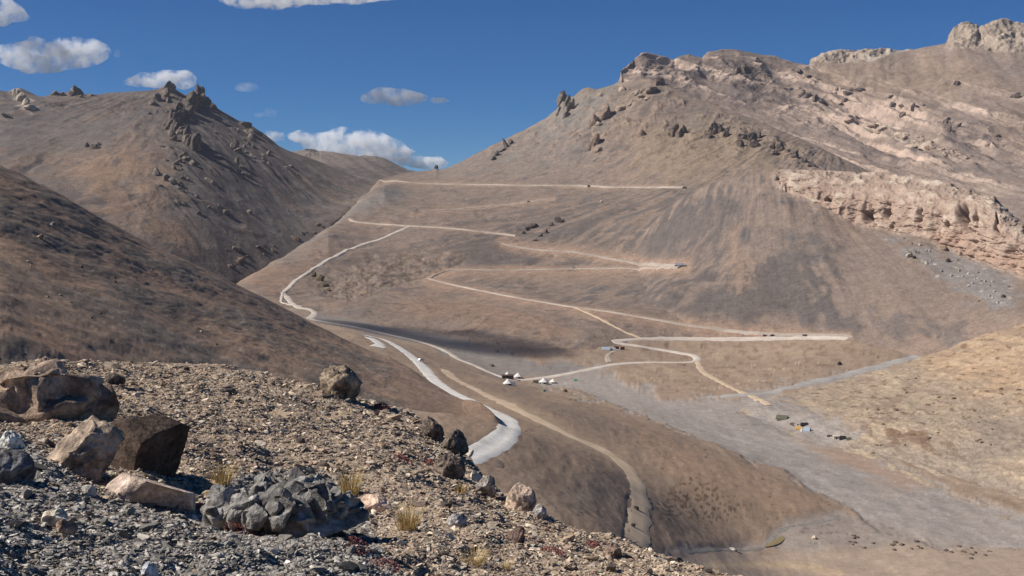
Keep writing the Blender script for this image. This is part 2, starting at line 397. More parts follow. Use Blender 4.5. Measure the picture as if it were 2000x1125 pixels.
gull = unit(ridged(U / 90 + V / 160, V / 420, 3, 77))
D = 0.08 * s1 + 0.45 * s2 + 0.2 * s3 + upper * (2.0 * np.clip(rock, 0, 3) + 1.2 * gull) + 1.6 * fbm(P[..., 0] / 120, P[..., 1] / 160, 4, 76)
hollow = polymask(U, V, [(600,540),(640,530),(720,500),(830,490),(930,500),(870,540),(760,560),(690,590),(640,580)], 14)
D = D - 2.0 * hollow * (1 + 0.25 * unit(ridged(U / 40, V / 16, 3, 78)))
near_rd = np.zeros(U.shape); cut = np.zeros(U.shape)
for ln, dn, up in ((ROAD_VALLEY[41:], 17, 8), (ROAD_MID[:11], 17, 8), (ROAD_MID[10:], 13, 15), (ROAD_SADDLE, 4, 3), (ROAD_HIGH, 5, 4), (ROAD_TOP, 3, 3)):
    d, s = linedist(U, V, ln)
    m = np.where(s > 0, np.exp(-(d / dn) ** 2), np.exp(-(d / up) ** 2))
    near_rd = np.maximum(near_rd, m); cut = np.maximum(cut, np.exp(-(d / 5) ** 2))
P = P + N * (D * sstep(-0.6, 0.2, T) * (1 - 0.85 * near_rd) * (0.3 + 0.7 * sstep(0, 0.12, np.abs(T - 4))))[..., None]
spots = unit(fbm(P[..., 0] / 22, P[..., 1] / 30, 4, 79)); big = unit(fbm(P[..., 0] / 170, P[..., 1] / 260, 4, 80))
c = np.broadcast_to(A(146,123,104), P.shape).copy()
c = mix(c, A(158,128,103), sstep(0.2, 1.6, s2 + 0.6 * big) * 0.7)
gz = polymask(U, V, [(870,480),(1000,420),(1200,400),(1400,370),(1460,400),(1430,520),(1420,640),(1100,600),(900,540)], 40, 16 * s3)
c = mix(c, A(102,93,88), sstep(-0.9, 0.9, 0.7 * s3 + 0.3 * s1 + 0.7 * big + 0.5) * gz * 0.8)
c = mix(c, A(120,110,102), sstep(0.5, 1.7, s3 + 0.5 * s2) * 0.6)
c = mix(c, A(132,120,110), polymask(U, V, [(780,340),(1000,260),(1210,170),(1150,320),(1000,340)], 30, 12 * s2) * 0.6)
c = mix(c, A(138,132,120), polymask(U, V, [(1100,190),(1200,165),(1180,210),(1120,250),(1000,300)], 16, 10 * s2) * 0.55)
c = mix(c, A(164,136,112), upper * sstep(0.5, 1.6, rock) * 0.8)
c = mix(c, A(106,98,92), upper * sstep(1.0, 1.8, -rock + 0.3 * s1) * 0.6)
c = mix(c, A(152,128,98), polymask(U, V, [(1240,240),(1400,240),(1560,300),(1500,330),(1300,360),(1240,330)], 30, 14 * s2) * 0.7)
c = mix(c, A(160,126,98), polymask(U, V, [(470,545),(560,525),(640,490),(600,530),(560,560),(540,590)], 12, 6 * s2) * 0.8)
c = mix(c, A(158,124,98), polymask(U, V, [(720,600),(850,570),(1000,605),(1120,632),(1080,648),(960,640),(800,618)], 12, 8 * s2) * 0.75)
c = mix(c, A(134,128,122), polymask(U, V, [(640,440),(700,395),(770,360),(800,380),(720,410),(680,420),(560,500),(545,505)], 10, 5 * s1) * 0.7)
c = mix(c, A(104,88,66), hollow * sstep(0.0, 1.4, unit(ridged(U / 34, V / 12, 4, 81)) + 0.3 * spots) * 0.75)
c = mix(c, A(180,142,110), near_rd * (0.8 + 0.2 * np.clip(s1, -1, 1)))
c = mix(c, A(92,84,78), sstep(1.9, 2.6, spots + 0.5 * s1) * 0.5)
M_SLOPE = attr_mat('zigzag_slope_earth', (12, 4, 1.8), 0.19, 0.55, 1.0)
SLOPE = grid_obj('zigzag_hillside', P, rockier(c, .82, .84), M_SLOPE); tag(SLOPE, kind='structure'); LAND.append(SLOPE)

# ================================================================== BUTTE with the pale cliff
rim4 = [(1140,560,1400),(1240,470,1420),(1300,410,1430),(1340,378,1420),(1400,356,1390),(1460,343,1350),(1495,338,1330),(1508,336,1326),(1514,331,1325),(1530,330,1325),(1560,331,1325),(1600,333,1318),(1640,336,1310),(1690,338,1300),(1720,337,1292),(1760,343,1285),(1785,343,1280),(1800,348,1272),(1830,352,1262),(1855,358,1250),(1870,366,1240),(1900,373,1226),(1925,382,1214),(1940,382,1208),(1950,392,1202),(1970,413,1190),(1985,428,1180),(2005,440,1170),(2060,470,1140),(2180,540,1080)]
brow4 = [(1140,590,1330),(1240,512,1350),(1340,410,1365),(1400,370,1350),(1460,356,1325),(1500,352,1308),(1540,360,1292),(1620,376,1268),(1680,388,1244),(1740,392,1222),(1800,402,1200),(1850,418,1174),(1900,432,1150),(1950,450,1120),(2000,474,1090),(2180,560,1000)]
foot4 = [(1140,600,1300),(1240,532,1320),(1340,432,1340),(1400,385,1332),(1460,368,1312),(1500,364,1298),(1540,378,1280),(1580,392,1265),(1620,412,1250),(1665,435,1230),(1720,448,1208),(1790,462,1184),(1850,488,1156),(1900,506,1132),(1950,524,1102),(2000,542,1072),(2180,620,980)]
mid4 = [(1140,630,1150),(1240,610,1165),(1340,560,1180),(1450,520,1170),(1600,520,1130),(1750,545,1085),(1850,570,1050),(1950,585,1020),(2050,600,990),(2180,640,930)]
base4 = [(1140,660,1015),(1240,657,1012),(1330,655,1010),(1500,655,1008),(1660,656,1000),(1750,660,985),(1850,663,965),(1920,650,960),(2000,625,960),(2180,650,880)]
P, T = landform([base4, mid4, foot4, brow4, rim4], 1140, 2180, 780, [110, 110, 80, 60], sharp={2}, ridge=4, dsm=20, rel=25, back=(300, 130), sm=14)
az4 = np.arctan2(P[0, :, 0], P[0, :, 1]); r4 = np.hypot(P[..., 0], P[..., 1])
for j_ in range(P.shape[1]):
    i_ = int(np.clip(np.searchsorted(SL_AZ, az4[j_]), 0, len(SL_AZ) - 1))
    if az4[j_] > SL_AZ[-1]: break
    zs = np.interp(r4[:, j_], SL_R[:, i_], SL_Z[:, i_]); u_ = 1000 + F * math.tan(az4[j_]); t_ = T[:, j_]
    w_ = sstep(1760, 1560, u_) * sstep(0.05, 0.8, t_) * sstep(4.0, 3.6, t_)
    k_ = 26 * w_
    z4 = 0.5 * (P[:, j_, 2] + zs + np.sqrt((P[:, j_, 2] - zs) ** 2 + k_ ** 2)) - 1.5 - 16 * sstep(1330, 1160, u_)
    P[:, j_, 2] = P[:, j_, 2] * (1 - w_) + z4 * w_
P0 = P; N = normals(P); U, V = proj(P)
ap = pt(1500, 300, 1560)[:2]
s1 = streak(P, N, 6, 40, 91, apex=ap); s2 = streak(P, N, 36, 200, 92, apex=ap); s3 = streak(P, N, 20, 70, 93, apex=ap)
wv = 10 * n2(U / 40, V / 60, 94)
cl = sstep(1.9, 2.12, T + 0.10 * n2(U / 30, V / 30, 95)) * sstep(1500, 1530, U + 8 * n2(U / 9, V / 9, 108)) * sstep(4.15, 4.0, T)
face = cl * sstep(3.25, 2.9, T)
fiss = unit(ridged((U + wv) / 40 + V / 160, V / 90, 5, 96, 0.55)); blk = unit(fbm(U / 30 + V / 90, V / 12 - U / 60, 5, 97, 0.62))
D = 0.06 * s1 + 0.35 * s2 + 0.15 * s3 + 0.9 * fbm(P[..., 0] / 110, P[..., 1] / 150, 3, 98)
Nf = N.copy(); Nf[..., 2] *= 0.4; Nf /= np.linalg.norm(Nf, axis=-1, keepdims=True) + 1e-9
Nv = np.where(cl[..., None] > 0.3, Nf, N)
D = D * (1 - cl) + cl * (2.4 * np.clip(fiss + 0.3, -2.8, 0.35) * face + 1.3 * np.clip(blk, -1.6, 0.4) + 1.0)
wob_u = 7 * n2(U / 11, V / 15, 106); wob_v = 9 * n2(U / 9, V / 13, 107)
# two open caves and deep cracks in the face
for (cu, cv, ru, rv, dp) in ((1697,419,9,13,11),(1733,415,7,11,10),(1881,424,9,17,13),(1886,440,7,12,8),(1908,432,3,16,7),(1947,438,4,17,9),(1617,392,7,5,6),(1522,350,6,5,3),(1850,440,6,6,6),(1797,418,4,14,7)):
    D = D - cl * 1.7 * dp * np.exp(-((((U + wob_u - cu) / ru) ** 2 + ((V + wob_v - cv) / rv) ** 2) ** 1.3))
P = P + Nv * (D * sstep(-0.6, 0.2, T) * (0.25 + 0.75 * sstep(0, 0.15, np.abs(T - 4))))[..., None]
spots = unit(fbm(P[..., 0] / 16, P[..., 1] / 22, 4, 99)); big = unit(fbm(P[..., 0] / 120, P[..., 1] / 190, 4, 100))
c = np.broadcast_to(A(148,125,107), P.shape).copy()
c = mix(c, A(160,131,108), sstep(0.2, 1.6, s2 + 0.5 * big) * 0.5)
gz = polymask(U, V, [(1000,420),(1200,405),(1340,385),(1500,375),(1560,420),(1620,470),(1640,560),(1600,620),(1450,640),(1300,640),(1000,600)], 34, 26 * s3)
c = mix(c, A(102,94,90), gz * sstep(-0.9, 1.4, 0.6 * s3 + 0.25 * s1 + 0.9 * big + 0.3) * 0.8)
c = mix(c, A(164,132,105), polymask(U, V, [(1420,450),(1440,440),(1470,560),(1430,570)], 12, 8 * s1) * 0.7)
c = mix(c, A(112,102,98), polymask(U, V, [(1640,610),(1760,625),(1880,645),(1840,662),(1680,655),(1560,640)], 16, 16 * s3) * 0.6)
for bx, by, bw, bh in ((1545,462,18,14),(1588,466,18,16),(1455,462,12,18),(1590,505,16,12),(1380,395,30,10),(1540,395,24,10)):
    c = mix(c, A(106,98,94), np.exp(-(((U - bx) / bw) ** 2 + ((V - by) / bh) ** 2) ** 1.5 + 0.3 * s1) * 0.75)
for ln, dn in ((ROAD_VALLEY[28:46], 9), (ROAD_VALLEY[41:], 16), (ROAD_MID[:11], 15), (ROAD_MID[10:], 12)):
    d, s = linedist(U, V, ln)
    c = mix(c, A(180,142,110), np.exp(-(d / dn) ** 2) * (0.72 + 0.2 * np.clip(s1, -1, 1)))
rocky = polymask(U, V, [(1740,470),(1850,490),(1960,530),(1990,560),(1975,600),(1930,600),(1860,560),(1780,510)], 12, 8 * spots)
c = mix(c, A(146,138,132), rocky * 0.75)
c = mix(c, A(190,170,150), sstep(1.5, 2.2, unit(fbm(P[..., 0] / 7, P[..., 1] / 9, 3, 102))) * rocky)
cc = np.broadcast_to(A(180,152,129), P.shape).copy()
cc = mix(cc, A(214,194,166), sstep(0.5, 1.5, blk + 0.5 * spots) * (0.45 + 0.5 * sstep(3.2, 3.8, T)))
low = sstep(1.0, -0.6, unit(fbm(U / 60, V / 22, 3, 103)) + 0.4 * spots)
cc = mix(cc, A(168,138,116), low * face * 0.6)
cc = mix(cc, A(160,132,112), sstep(0.0, 1.4, -fiss + 0.5 * big) * 0.7)
cc = mix(cc, A(150,128,110), sstep(3.05, 3.6, T) * sstep(0.8, -0.6, blk) * 0.8)
cc = mix(cc, A(170,136,112), polymask(U, V, [(1820,452),(1885,455),(1920,490),(2010,500),(2010,545),(1880,500),(1810,470)], 8, 6 * spots) * 0.8)
c = c * (1 - cl[..., None]) + cc * cl[..., None]
M_BUTTE = attr_mat('butte_earth_and_cliff', (10, 3, 1.4), 0.18, 0.55, 0.9)
BUTTE = grid_obj('cliff_hill', P, rockier(c, .82, .84) * (1 - cl[..., None]) + rockier(c, .92, .9) * cl[..., None], M_BUTTE); tag(BUTTE, kind='structure'); LAND.append(BUTTE)

# ================================================================== LEFT HILL (near, in grazing light)
rid = [(-220,230,500),(-150,262,515),(-60,300,520),(0,325,522),(50,347,526),(100,372,530),(150,398,536),(200,427,545),(250,453,553),(300,479,561),(350,502,568),(400,525,575),(450,548,584),(500,574,593),(550,599,602),(600,626,614),(650,651,622),(700,674,626),(725,685,622),(760,697,608),(800,719,575),(840,745,540),(880,770,500),(905,781,480),(920,781,470),(938,787,462),(956,801,448),(966,810,428),(982,832,385),(984,846,372),(972,862,355),(950,878,340),(930,891,330)]
rid = [p for p in rid if p[0] <= 984 and (p[0], p[1]) not in ((972,862),(950,878),(930,891))] + [(1040,930,360)]
midl = [(-220,470,330),(-150,485,340),(0,490,355),(200,565,372),(400,645,392),(550,692,410),(700,752,425),(800,790,412),(880,832,380),(940,850,377),(960,850,377),(984,854,370),(1040,950,330)]
basl = [(-220,760,150),(-150,760,160),(0,770,170),(200,810,190),(400,855,215),(600,905,240),(800,925,270),(880,915,300),(940,908,322),(960,908,322),(984,908,325),(1040,990,300)]
P, T = landform([basl, midl, rid], -220, 1040, 800, [80, 190], ridge=2, dsm=10, rel=20, back=(120, 60), sm=14)
P0 = P; N = normals(P); U, V = proj(P)
s1 = streak(P, N, 7, 40, 111); s2 = streak(P, N, 30, 140, 112, o=3)
lump = unit(fbm(P[..., 0] / 24, P[..., 1] / 70, 5, 113)); sp = unit(fbm(P[..., 0] / 4.5, P[..., 1] / 13, 5, 114, 0.6))
ter = unit(ridged(U / 130 - V / 90, V / 26 - U / 60, 4, 115))
fade = sstep(960, 700, U) * 0.85 + 0.15
D = (0.2 * s2 + 0.28 * lump + 0.06 * sp + 0.12 * ter) * fade
P = P + N * (D * (0.35 + 0.65 * sstep(0, 0.12, np.abs(T - 2))))[..., None]
c = np.broadcast_to(A(125,103,84), P.shape).copy()
c = mix(c, A(100,90,80), sstep(-0.5, 1.2, lump + 0.4 * sp) * 0.8)
c = mix(c, A(140,110,86), sstep(0.3, 1.6, s2 - 0.3 * lump) * 0.6)
c = mix(c, A(150,118,92), polymask(U, V, [(200,490),(300,530),(420,590),(380,590),(280,560),(200,520)], 14, 10 * s2) * 0.6)
c = mix(c, A(146,112,86), polymask(U, V, [(50,610),(120,640),(190,720),(130,720),(70,650)], 14, 8 * s2) * 0.6)
c = mix(c, A(66,60,52), sstep(0.9, 2.0, sp + 0.35 * ter + 0.4 * sstep(650, 100, U)) * fade * 0.36)
c = mix(c, A(160,136,112), sstep(1.3, 2.0, -sp + 0.4 * lump) * fade * 0.3)
c = mix(c, A(176,158,138), sstep(2.2, 2.7, unit(fbm(P[..., 0] / 1.6, P[..., 1] / 10, 3, 117))) * fade * 0.6)
c = mix(c, A(122,98,78), polymask(U, V, [(780,735),(960,800),(985,840),(920,890),(860,840)], 30) * 0.9)
c = mix(c, A(140,114,94), polymask(U, V, [(745,690),(830,735),(900,785),(850,775),(780,730)], 12, 5 * s1) * 0.7)
c = mix(c, A(96,80,68), polymask(U, V, [(982,826),(986,846),(968,868),(935,890),(915,888),(950,862),(972,842)], 4, 3 * sp) * 0.7)
M_LH = attr_mat('dry_brown_hill_earth', (5, 1.4, .6), 0.21, 0.45, 0.28)
LHILL = grid_obj('left_hill', P, rockier(c, 1.2, .95), M_LH); tag(LHILL, kind='structure'); LAND.append(LHILL)

# ================================================================== VALLEY GROUND (thin-plate surface through levelled points)
CPTS = np.array([(1100,950,330),(1600,985,452),(1500,900,520),(1300,800,680),(1240,1062,282),(1247,965,360),(1180,880,440),(1000,840,362),(940,884,330),(1060,800,480),(1400,950,430),(1330,1060,345),(1450,1062,400),(960,776,560),(884,738,680),(1000,742,812),(840,725,690),(790,688,760),(738,660,835),(650,640,950),(600,605,1062),(900,700,865),(1000,702,880),(1100,722,850),(1300,690,960),(1500,700,930),(1660,662,1000),(1800,692,965),(1480,772,752),(1300,780,740),(1400,820,660),(1500,850,622),(1700,900,562),(1900,1000,468),(2000,1062,428),(2150,1120,400),(1700,1090,396),(1500,1125,366),(1800,1125,380),(1500,1350,280),(1800,1350,290),(2100,1300,320),(1200,1250,190),(1000,1150,180),(600,1000,240),(300,900,250),(0,900,200),(700,800,440),(500,760,520),(200,720,560),(-100,700,560),(1250,662,985),(1160,690,915),(560,600,1075),(700,628,1015),(800,646,985),(1560,1040,412)], float)
X, Y, Z = pt(CPTS[:, 0], CPTS[:, 1], CPTS[:, 2])
far = [(-700, 1350, -135), (-300, 1350, -140), (0, 1300, -140), (400, 1300, -140), (900, 1200, -140), (-600, 700, -90), (900, 700, -100), (800, 400, -112), (-500, 300, -75), (0, 60, -70), (300, 60, -95), (-300, 60, -60), (600, 100, -110)]
X = np.concatenate([X, [f[0] for f in far]]); Y = np.concatenate([Y, [f[1] for f in far]]); Z = np.concatenate([Z, [f[2] for f in far]])
S = 300.0
def kern(d2): return 0.5 * d2 * np.log(d2 + 1e-9)
n = len(X); xs, ys = X / S, Y / S
K = kern((xs[:, None] - xs) ** 2 + (ys[:, None] - ys) ** 2) + np.eye(n) * 0.004
Q = np.stack([np.ones(n), xs, ys], 1)
W = np.linalg.solve(np.block([[K, Q], [Q.T, np.zeros((3, 3))]]), np.concatenate([Z, np.zeros(3)]))
def tps_z(gx, gy):
    gz = W[n] + W[n + 1] * gx / S + W[n + 2] * gy / S
    for k in range(n): gz = gz + W[k] * kern((gx / S - xs[k]) ** 2 + (gy / S - ys[k]) ** 2)
    return gz
# ================================================================== RIGHT HILL (gentle ochre slope)
rr = [(1440,800,700),(1480,782,735),(1520,772,752),(1560,764,772),(1640,746,800),(1720,724,830),(1800,700,862),(1830,690,870),(1870,673,872),(1920,655,866),(1960,645,860),(2000,634,850),(2180,590,820)]
rm = [(1440,805,690),(1480,790,716),(1640,800,680),(1800,795,672),(1900,800,655),(1950,806,640),(2000,800,640),(2180,780,620)]
rb = [(1440,810,680),(1480,800,695),(1560,832,640),(1640,870,590),(1720,902,556),(1800,930,526),(1900,962,496),(2000,1002,464),(2180,1060,420)]
P, T = landform([rb, rm, rr], 1440, 2180, 480, [110, 110], ridge=2, dsm=12, rel=30, skirt=(60, 12), back=(120, 40))
P[..., 2] += (tps_z(P[..., 0], P[..., 1]) - 0.9 - P[..., 2] - 1.2 * sstep(0, -0.6, T)) * sstep(0.7, 0.0, T)
N = normals(P); U, V = proj(P)
s2 = streak(P, N, 30, 60, 121); lump = unit(fbm(P[..., 0] / 22, P[..., 1] / 70, 5, 122)); sp = unit(fbm(P[..., 0] / 6, P[..., 1] / 28, 4, 123))
wr = unit(ridged(U / 90 + V / 70, V / 22 - U / 200, 5, 124, 0.6))
am = sstep(1500, 1700, U)
P = P + N * sstep(-0.7, 0.4, T)[..., None] * ((0.25 * lump + 0.32 * np.clip(wr, -1.5, 1.5) * am + 0.08 * sp) * (0.3 + 0.7 * sstep(0, 0.12, np.abs(T - 2))))[..., None]
c = np.broadcast_to(A(156,136,114), P.shape).copy()
c = mix(c, A(168,138,106), polymask(U, V, [(1780,690),(2010,620),(2010,780),(1900,760),(1820,730)], 26, 12 * s2) * 0.75)
c = mix(c, A(182,160,130), sstep(0.5, 1.7, 0.6 * lump + 0.8 * wr) * 0.45)
c = mix(c, A(140,118,98), sstep(0.6, 1.8, -wr + 0.4 * sp) * 0.6)
c = mix(c, A(112,84,62), polymask(U, V, [(1690,838),(1740,835),(1800,852),(1850,862),(1880,880),(1850,892),(1790,875),(1720,855)], 10, 10 * sp) * sstep(-0.6, 0.8, sp))
c = mix(c, A(116,90,66), sstep(1.15, 1.8, unit(fbm(U / 22, V / 6, 5, 126, .6))) * 0.8)
c = mix(c, A(206,186,150), sstep(1.2, 2.0, unit(ridged(U / 60 + V / 20, V / 9, 4, 127))) * 0.5)
c = mix(c, A(128,114,100), polymask(U, V, [(1890,870),(1920,800),(2010,830),(2010,900),(1930,900)], 22, 8 * s2) * 0.7)
lowz = sstep(0.95, 0.1, T + 0.12 * lump)
c = mix(c, A(152,136,120), lowz * 0.6)
c = mix(c, A(190,166,134), lowz * sstep(0.6, 1.6, lump + 0.5 * wr) * 0.6)
c = mix(c, A(146,138,132), polymask(U, V, [(1430,790),(1500,772),(1580,800),(1680,850),(1620,880),(1500,840)], 14, 8 * sp) * 0.8)
M_RH = attr_mat('ochre_slope_earth', (9, 2.5, .9), 0.18, 0.5, 0.45)
RHILL = grid_obj('right_hill', P, rockier(c, 1.0, 1.0), M_RH); tag(RHILL, kind='structure'); LAND.append(RHILL)

nu, nr = 1150, 520
az = np.linspace(math.atan2(-560, 2000), math.atan2(620, 1100), nu)
az = np.linspace(math.atan((-160 - 1000) / F), math.atan((2180 - 1000) / F), nu)
tt = np.linspace(0, 1, nr)
rad = 1.0 / (1 / 150.0 * (1 - tt) + 1 / 1300.0 * tt)
gx, gy = rad[:, None] * np.sin(az), rad[:, None] * np.cos(az)
gz = tps_z(gx, gy)
P = np.stack([gx, gy, gz], -1); U, V = proj(P)
lump = unit(fbm(gx / 30, gy / 90, 5, 131)); sp = unit(fbm(gx / 5, gy / 22, 4, 132)); dash = unit(fbm(gx / 4, gy / 7, 3, 133)); wob = unit(fbm(gx / 24, gy / 60, 6, 134, .62)); acr, alo = gx * .95 + gy * .32, gx * .32 - gy * .95
flow = unit(fbm(acr / 8, alo / 80, 5, 135, .6)); braid = unit(ridged(acr / 26 + .5 * wob, alo / 260, 4, 143))
GP1 = [(560,603),(620,612),(700,618),(800,637),(900,662),(985,690),(1050,697),(1150,722),(1100,733),(1000,738),(950,724),(895,700),(850,677),(740,652),(640,632),(600,618)]
GP2 = [(1060,752),(1120,732),(1160,722),(1230,748),(1290,775),(1400,776),(1480,765),(1640,733),(1810,690),(1816,695),(1640,742),(1520,772),(1500,800),(1600,845),(1680,880),(1760,908),(1850,950),(2010,1005),(2200,1060),(2200,1130),(2000,1068),(1850,1062),(1720,1030),(1640,985),(1560,945),(1480,905),(1400,868),(1300,828),(1200,790),(1120,765)]
g1 = polymask(U, V, GP1, 4, 4 * wob); g2 = polymask(U, V, GP2, 5, 6 * wob)
spur = polymask(U, V, [(860,720),(960,745),(1060,770),(1180,795),(1300,838),(1400,880),(1500,930),(1600,968),(1640,990),(1560,1010),(1500,1040),(1420,1070),(1300,1080),(1200,1080),(900,1000),(850,800)], 10, 4 * wob)
bottom = polymask(U, V, [(1300,1080),(1500,1072),(1700,1052),(1900,1066),(2200,1090),(2200,1500),(1100,1500)], 10, 6 * wob)
bank = polymask(U, V, [(1300,1074),(1400,1060),(1490,1050),(1540,1020),(1640,992),(1760,1035),(1880,1060),(1700,1060),(1560,1072),(1420,1080)], 7, 5 * wob)
gullies = unit(ridged(U / 50 - V / 160, V / 90 + U / 300, 4, 136))
D = 0.18 * lump + 0.04 * sp - 0.9 * g2 - 0.4 * g1 + 0.4 * spur - 0.25 * bank + 0.05 * dash * spur
tl, ts = linedist(U, V, TRACK)
D = D - 0.25 * np.exp(-((tl - 16 * sstep(880, 960, V) - 5) / 5) ** 2) * (ts < 2) * sstep(890, 960, V) * (U < 1250)
dr_all = np.full(U.shape, 1e9)
for ln in (ROAD_NEAR, TRACK, ROAD_VALLEY[:28], TRACK_ACROSS):
    dr_all = np.minimum(dr_all, linedist(U, V, ln)[0])
P[..., 2] += D * (1 - 0.8 * np.exp(-(dr_all / 14) ** 2))
c = np.broadcast_to(A(150,127,106), P.shape).copy()
c = mix(c, A(166,143,117), sstep(0.2, 1.5, lump + 0.3 * wob) * 0.6)
c = mix(c, A(128,106,86), sstep(0.5, 1.7, flow + 0.4 * sp) * 0.45)
c = mix(c, A(143,120,99), spur * 0.85)
c = mix(c, A(158,129,103), spur * polymask(U, V, [(1250,860),(1400,900),(1620,985),(1540,1010),(1350,960)], 24, 10 * wob) * 0.8)
c = mix(c, A(108,100,94), spur * np.exp(-(((U - 1165) / 60) ** 2 + ((V - 962) / 30) ** 2)) * 0.5)
c = mix(c, A(126,108,92), polymask(U, V, [(880,735),(985,746),(1060,775),(1150,800),(1240,845),(1180,860),(1060,800),(950,770)], 12, 6 * wob) * 0.6)
c = mix(c, A(134,125,116), g1 * 0.95)
c = mix(c, A(118,112,108), g1 * polymask(U, V, [(1040,700),(1150,722),(1100,735),(1000,700)], 12) * 0.6)
c = mix(c, A(152,141,131), g2 * 0.95)
nearp = sstep(760, 850, V)
c = mix(c, A(166,156,146), g2 * nearp * sstep(0.3, 1.5, flow) * 0.4)
c = mix(c, A(182,171,158), g2 * sstep(0.9, 1.6, braid + 0.3 * sp) * 0.35 * nearp)
c = mix(c, A(128,117,107), g2 * sstep(0.8, 1.6, -braid + 0.4 * flow) * 0.2)
c = mix(c, A(134,124,117), g2 * sstep(0.7, 1.7, -flow + 0.3 * sp) * 0.35)
c = mix(c, A(160,132,110), g2 * polymask(U, V, [(1560,860),(1680,880),(1800,940),(1740,945),(1620,900)], 14, 8 * wob) * 0.8)
c = mix(c, A(196,172,136), sstep(1.2, 2.0, unit(ridged(U / 70 + 1.2 * wob, V / 7, 4, 137))) * polymask(U, V, [(1240,690),(1400,690),(1640,700),(1480,762),(1330,770),(1250,740)], 14) * 0.75)
c = mix(c, A(112,92,72), sstep(0.9, 1.7, unit(fbm(U / 26, V / 5, 4, 138))) * polymask(U, V, [(1230,668),(1700,662),(1830,670),(1700,715),(1480,760),(1280,765)], 12) * 0.55)
vd = polymask(U, V, [(1290,965),(1380,955),(1470,985),(1505,1020),(1400,1030),(1300,1010)], 16, 12 * wob)
c = mix(c, A(84,64,48), vd * sstep(0.35, 1.0, unit(fbm((U + 0.5 * V) / 12, (V - 0.45 * U) / 5, 3, 139))) * 0.8)
c = mix(c, A(88,72,56), sstep(1.9, 2.5, unit(fbm(U / 14, V / 4.5, 3, 140))) * 0.65 * (1 - 0.7 * g2))
c = mix(c, A(214,200,176), sstep(2.1, 2.6, unit(fbm(U / 15, V / 3.2, 3, 141))) * g2 * 0.3)
c = mix(c, A(160,139,120), bottom * 0.9)
c = mix(c, A(186,160,126), bottom * np.exp(-(linedist(U, V, [(1380,1106),(1480,1102),(1570,1106),(1640,1122)])[0] / 8) ** 2) * 0.8)
c = mix(c, A(150,136,124), bank * 0.9)
c = mix(c, A(100,92,88), bank * sstep(1.0, 1.8, unit(fbm(U / 30, V / 7, 4, 142))) * 0.6)
c = mix(c, A(176,152,122), np.exp(-(tl / 10) ** 2) * 0.5 * sstep(720, 800, V))
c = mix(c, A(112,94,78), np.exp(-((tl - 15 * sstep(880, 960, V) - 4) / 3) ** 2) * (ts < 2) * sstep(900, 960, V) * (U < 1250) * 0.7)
c = mix(c, A(128,120,112), polymask(U, V, [(1440,800),(1500,812),(1560,830),(1540,838),(1470,826)], 6, 4 * wob) * 0.6)
M_G = attr_mat('valley_floor_earth', (7, 2, .6), 0.14, 0.4, 0.22)
GROUND = grid_obj('valley_ground', P, c, M_G); tag(GROUND, kind='structure'); LAND.append(GROUND)

# ================================================================== FOREGROUND SPUR of scree
crest = [(-140,722,19.5),(0,716,20),(50,708,20.5),(90,703,21),(150,709,22),(200,707,23),(250,705,24),(330,708,25),(430,715,26),(500,725,26.5),(560,737,27),(625,752,27.3),(710,779,27),(760,792,26),(800,806,25),(830,822,24),(870,850,23),(905,880,22),(925,905,21),(950,938,20),(980,962,19),(1010,985,18),(1050,1003,17),(1100,1021,16.5),(1150,1040,16),(1200,1056,15.5),(1250,1070,15),(1300,1085,14.5),(1350,1098,14.2),(1400,1113,14),(1500,1150,13.5),(1620,1200,13)]
fm2 = [(-140,800,15),(0,800,15),(200,800,16),(400,805,17.5),(600,830,19),(750,860,19),(850,920,17.5),(950,1000,15.5),(1100,1070,13.5),(1300,1125,12),(1500,1200,11),(1620,1250,10.5)]
fm1 = [(-140,900,9.5),(0,905,9.8),(200,930,10.3),(400,950,11.5),(600,960,13),(750,980,13),(900,1020,12),(1100,1110,10.5),(1300,1180,9.5),(1620,1300,8.5)]
fb = [(-140,1350,4.0),(300,1350,4.3),(700,1350,5),(1100,1350,6.5),(1620,1450,7)]
P, T = landform([fb, fm1, fm2, crest], -140, 1620, 1300, [170, 120, 130], ridge=3, dsm=24, rel=1.2, skirt=(1.5, .3), back=(40, 34))
N = normals(P); U, V = proj(P)
lump = fbm(P[..., 0] / 1.3, P[..., 1] / 1.6, 5, 151, 0.55); rip = fbm(P[..., 0] / .16, P[..., 1] / .2, 3, 152)
mound = polymask(U, V, [(-200,840),(20,850),(90,900),(170,965),(260,1000),(330,1060),(250,1200),(-200,1300)], 60)
P = P + N * ((0.10 * lump + 0.02 * rip) * (0.3 + 0.7 * sstep(0, 0.1, np.abs(T - 3))))[..., None]
P[..., 2] += 0.05 * mound * sstep(-1, 1, 1 - 0 * U)
clr = unit(fbm(P[..., 0] / .5, P[..., 1] / .6, 4, 153)); clr2 = unit(fbm(P[..., 0] / 2.2, P[..., 1] / 2.2, 3, 154))
def fg_zone(U, V):
    """0 tan scree, 1 dark grey rubble"""
    return polymask(U, V, [(-300,830),(30,850),(110,905),(200,980),(390,985),(480,925),(600,915),(700,975),(740,1060),(780,1140),(800,1300),(-300,1400)], 26)
c = np.broadcast_to(A(164,142,118), P.shape).copy()
c = mix(c, A(150,130,110), sstep(0, 1.3, clr) * 0.7)
c = mix(c, A(162,138,112), sstep(0.2, 1.5, clr2) * 0.5)
c = mix(c, A(130,123,115), fg_zone(U, V) * 0.85)
c = mix(c, A(112,72,64), sstep(1.3, 1.9, unit(fbm(P[..., 0] / .9, P[..., 1] / .9, 3, 155))) * 0.55 * sstep(600, 900, V))
M_FG = attr_mat('scree_soil', (.25, .06), 0.3, 0.8, 0.04)
FORE = grid_obj('scree_ground', P, c, M_FG); tag(FORE, kind='structure')
bpy.context.view_layer.update()

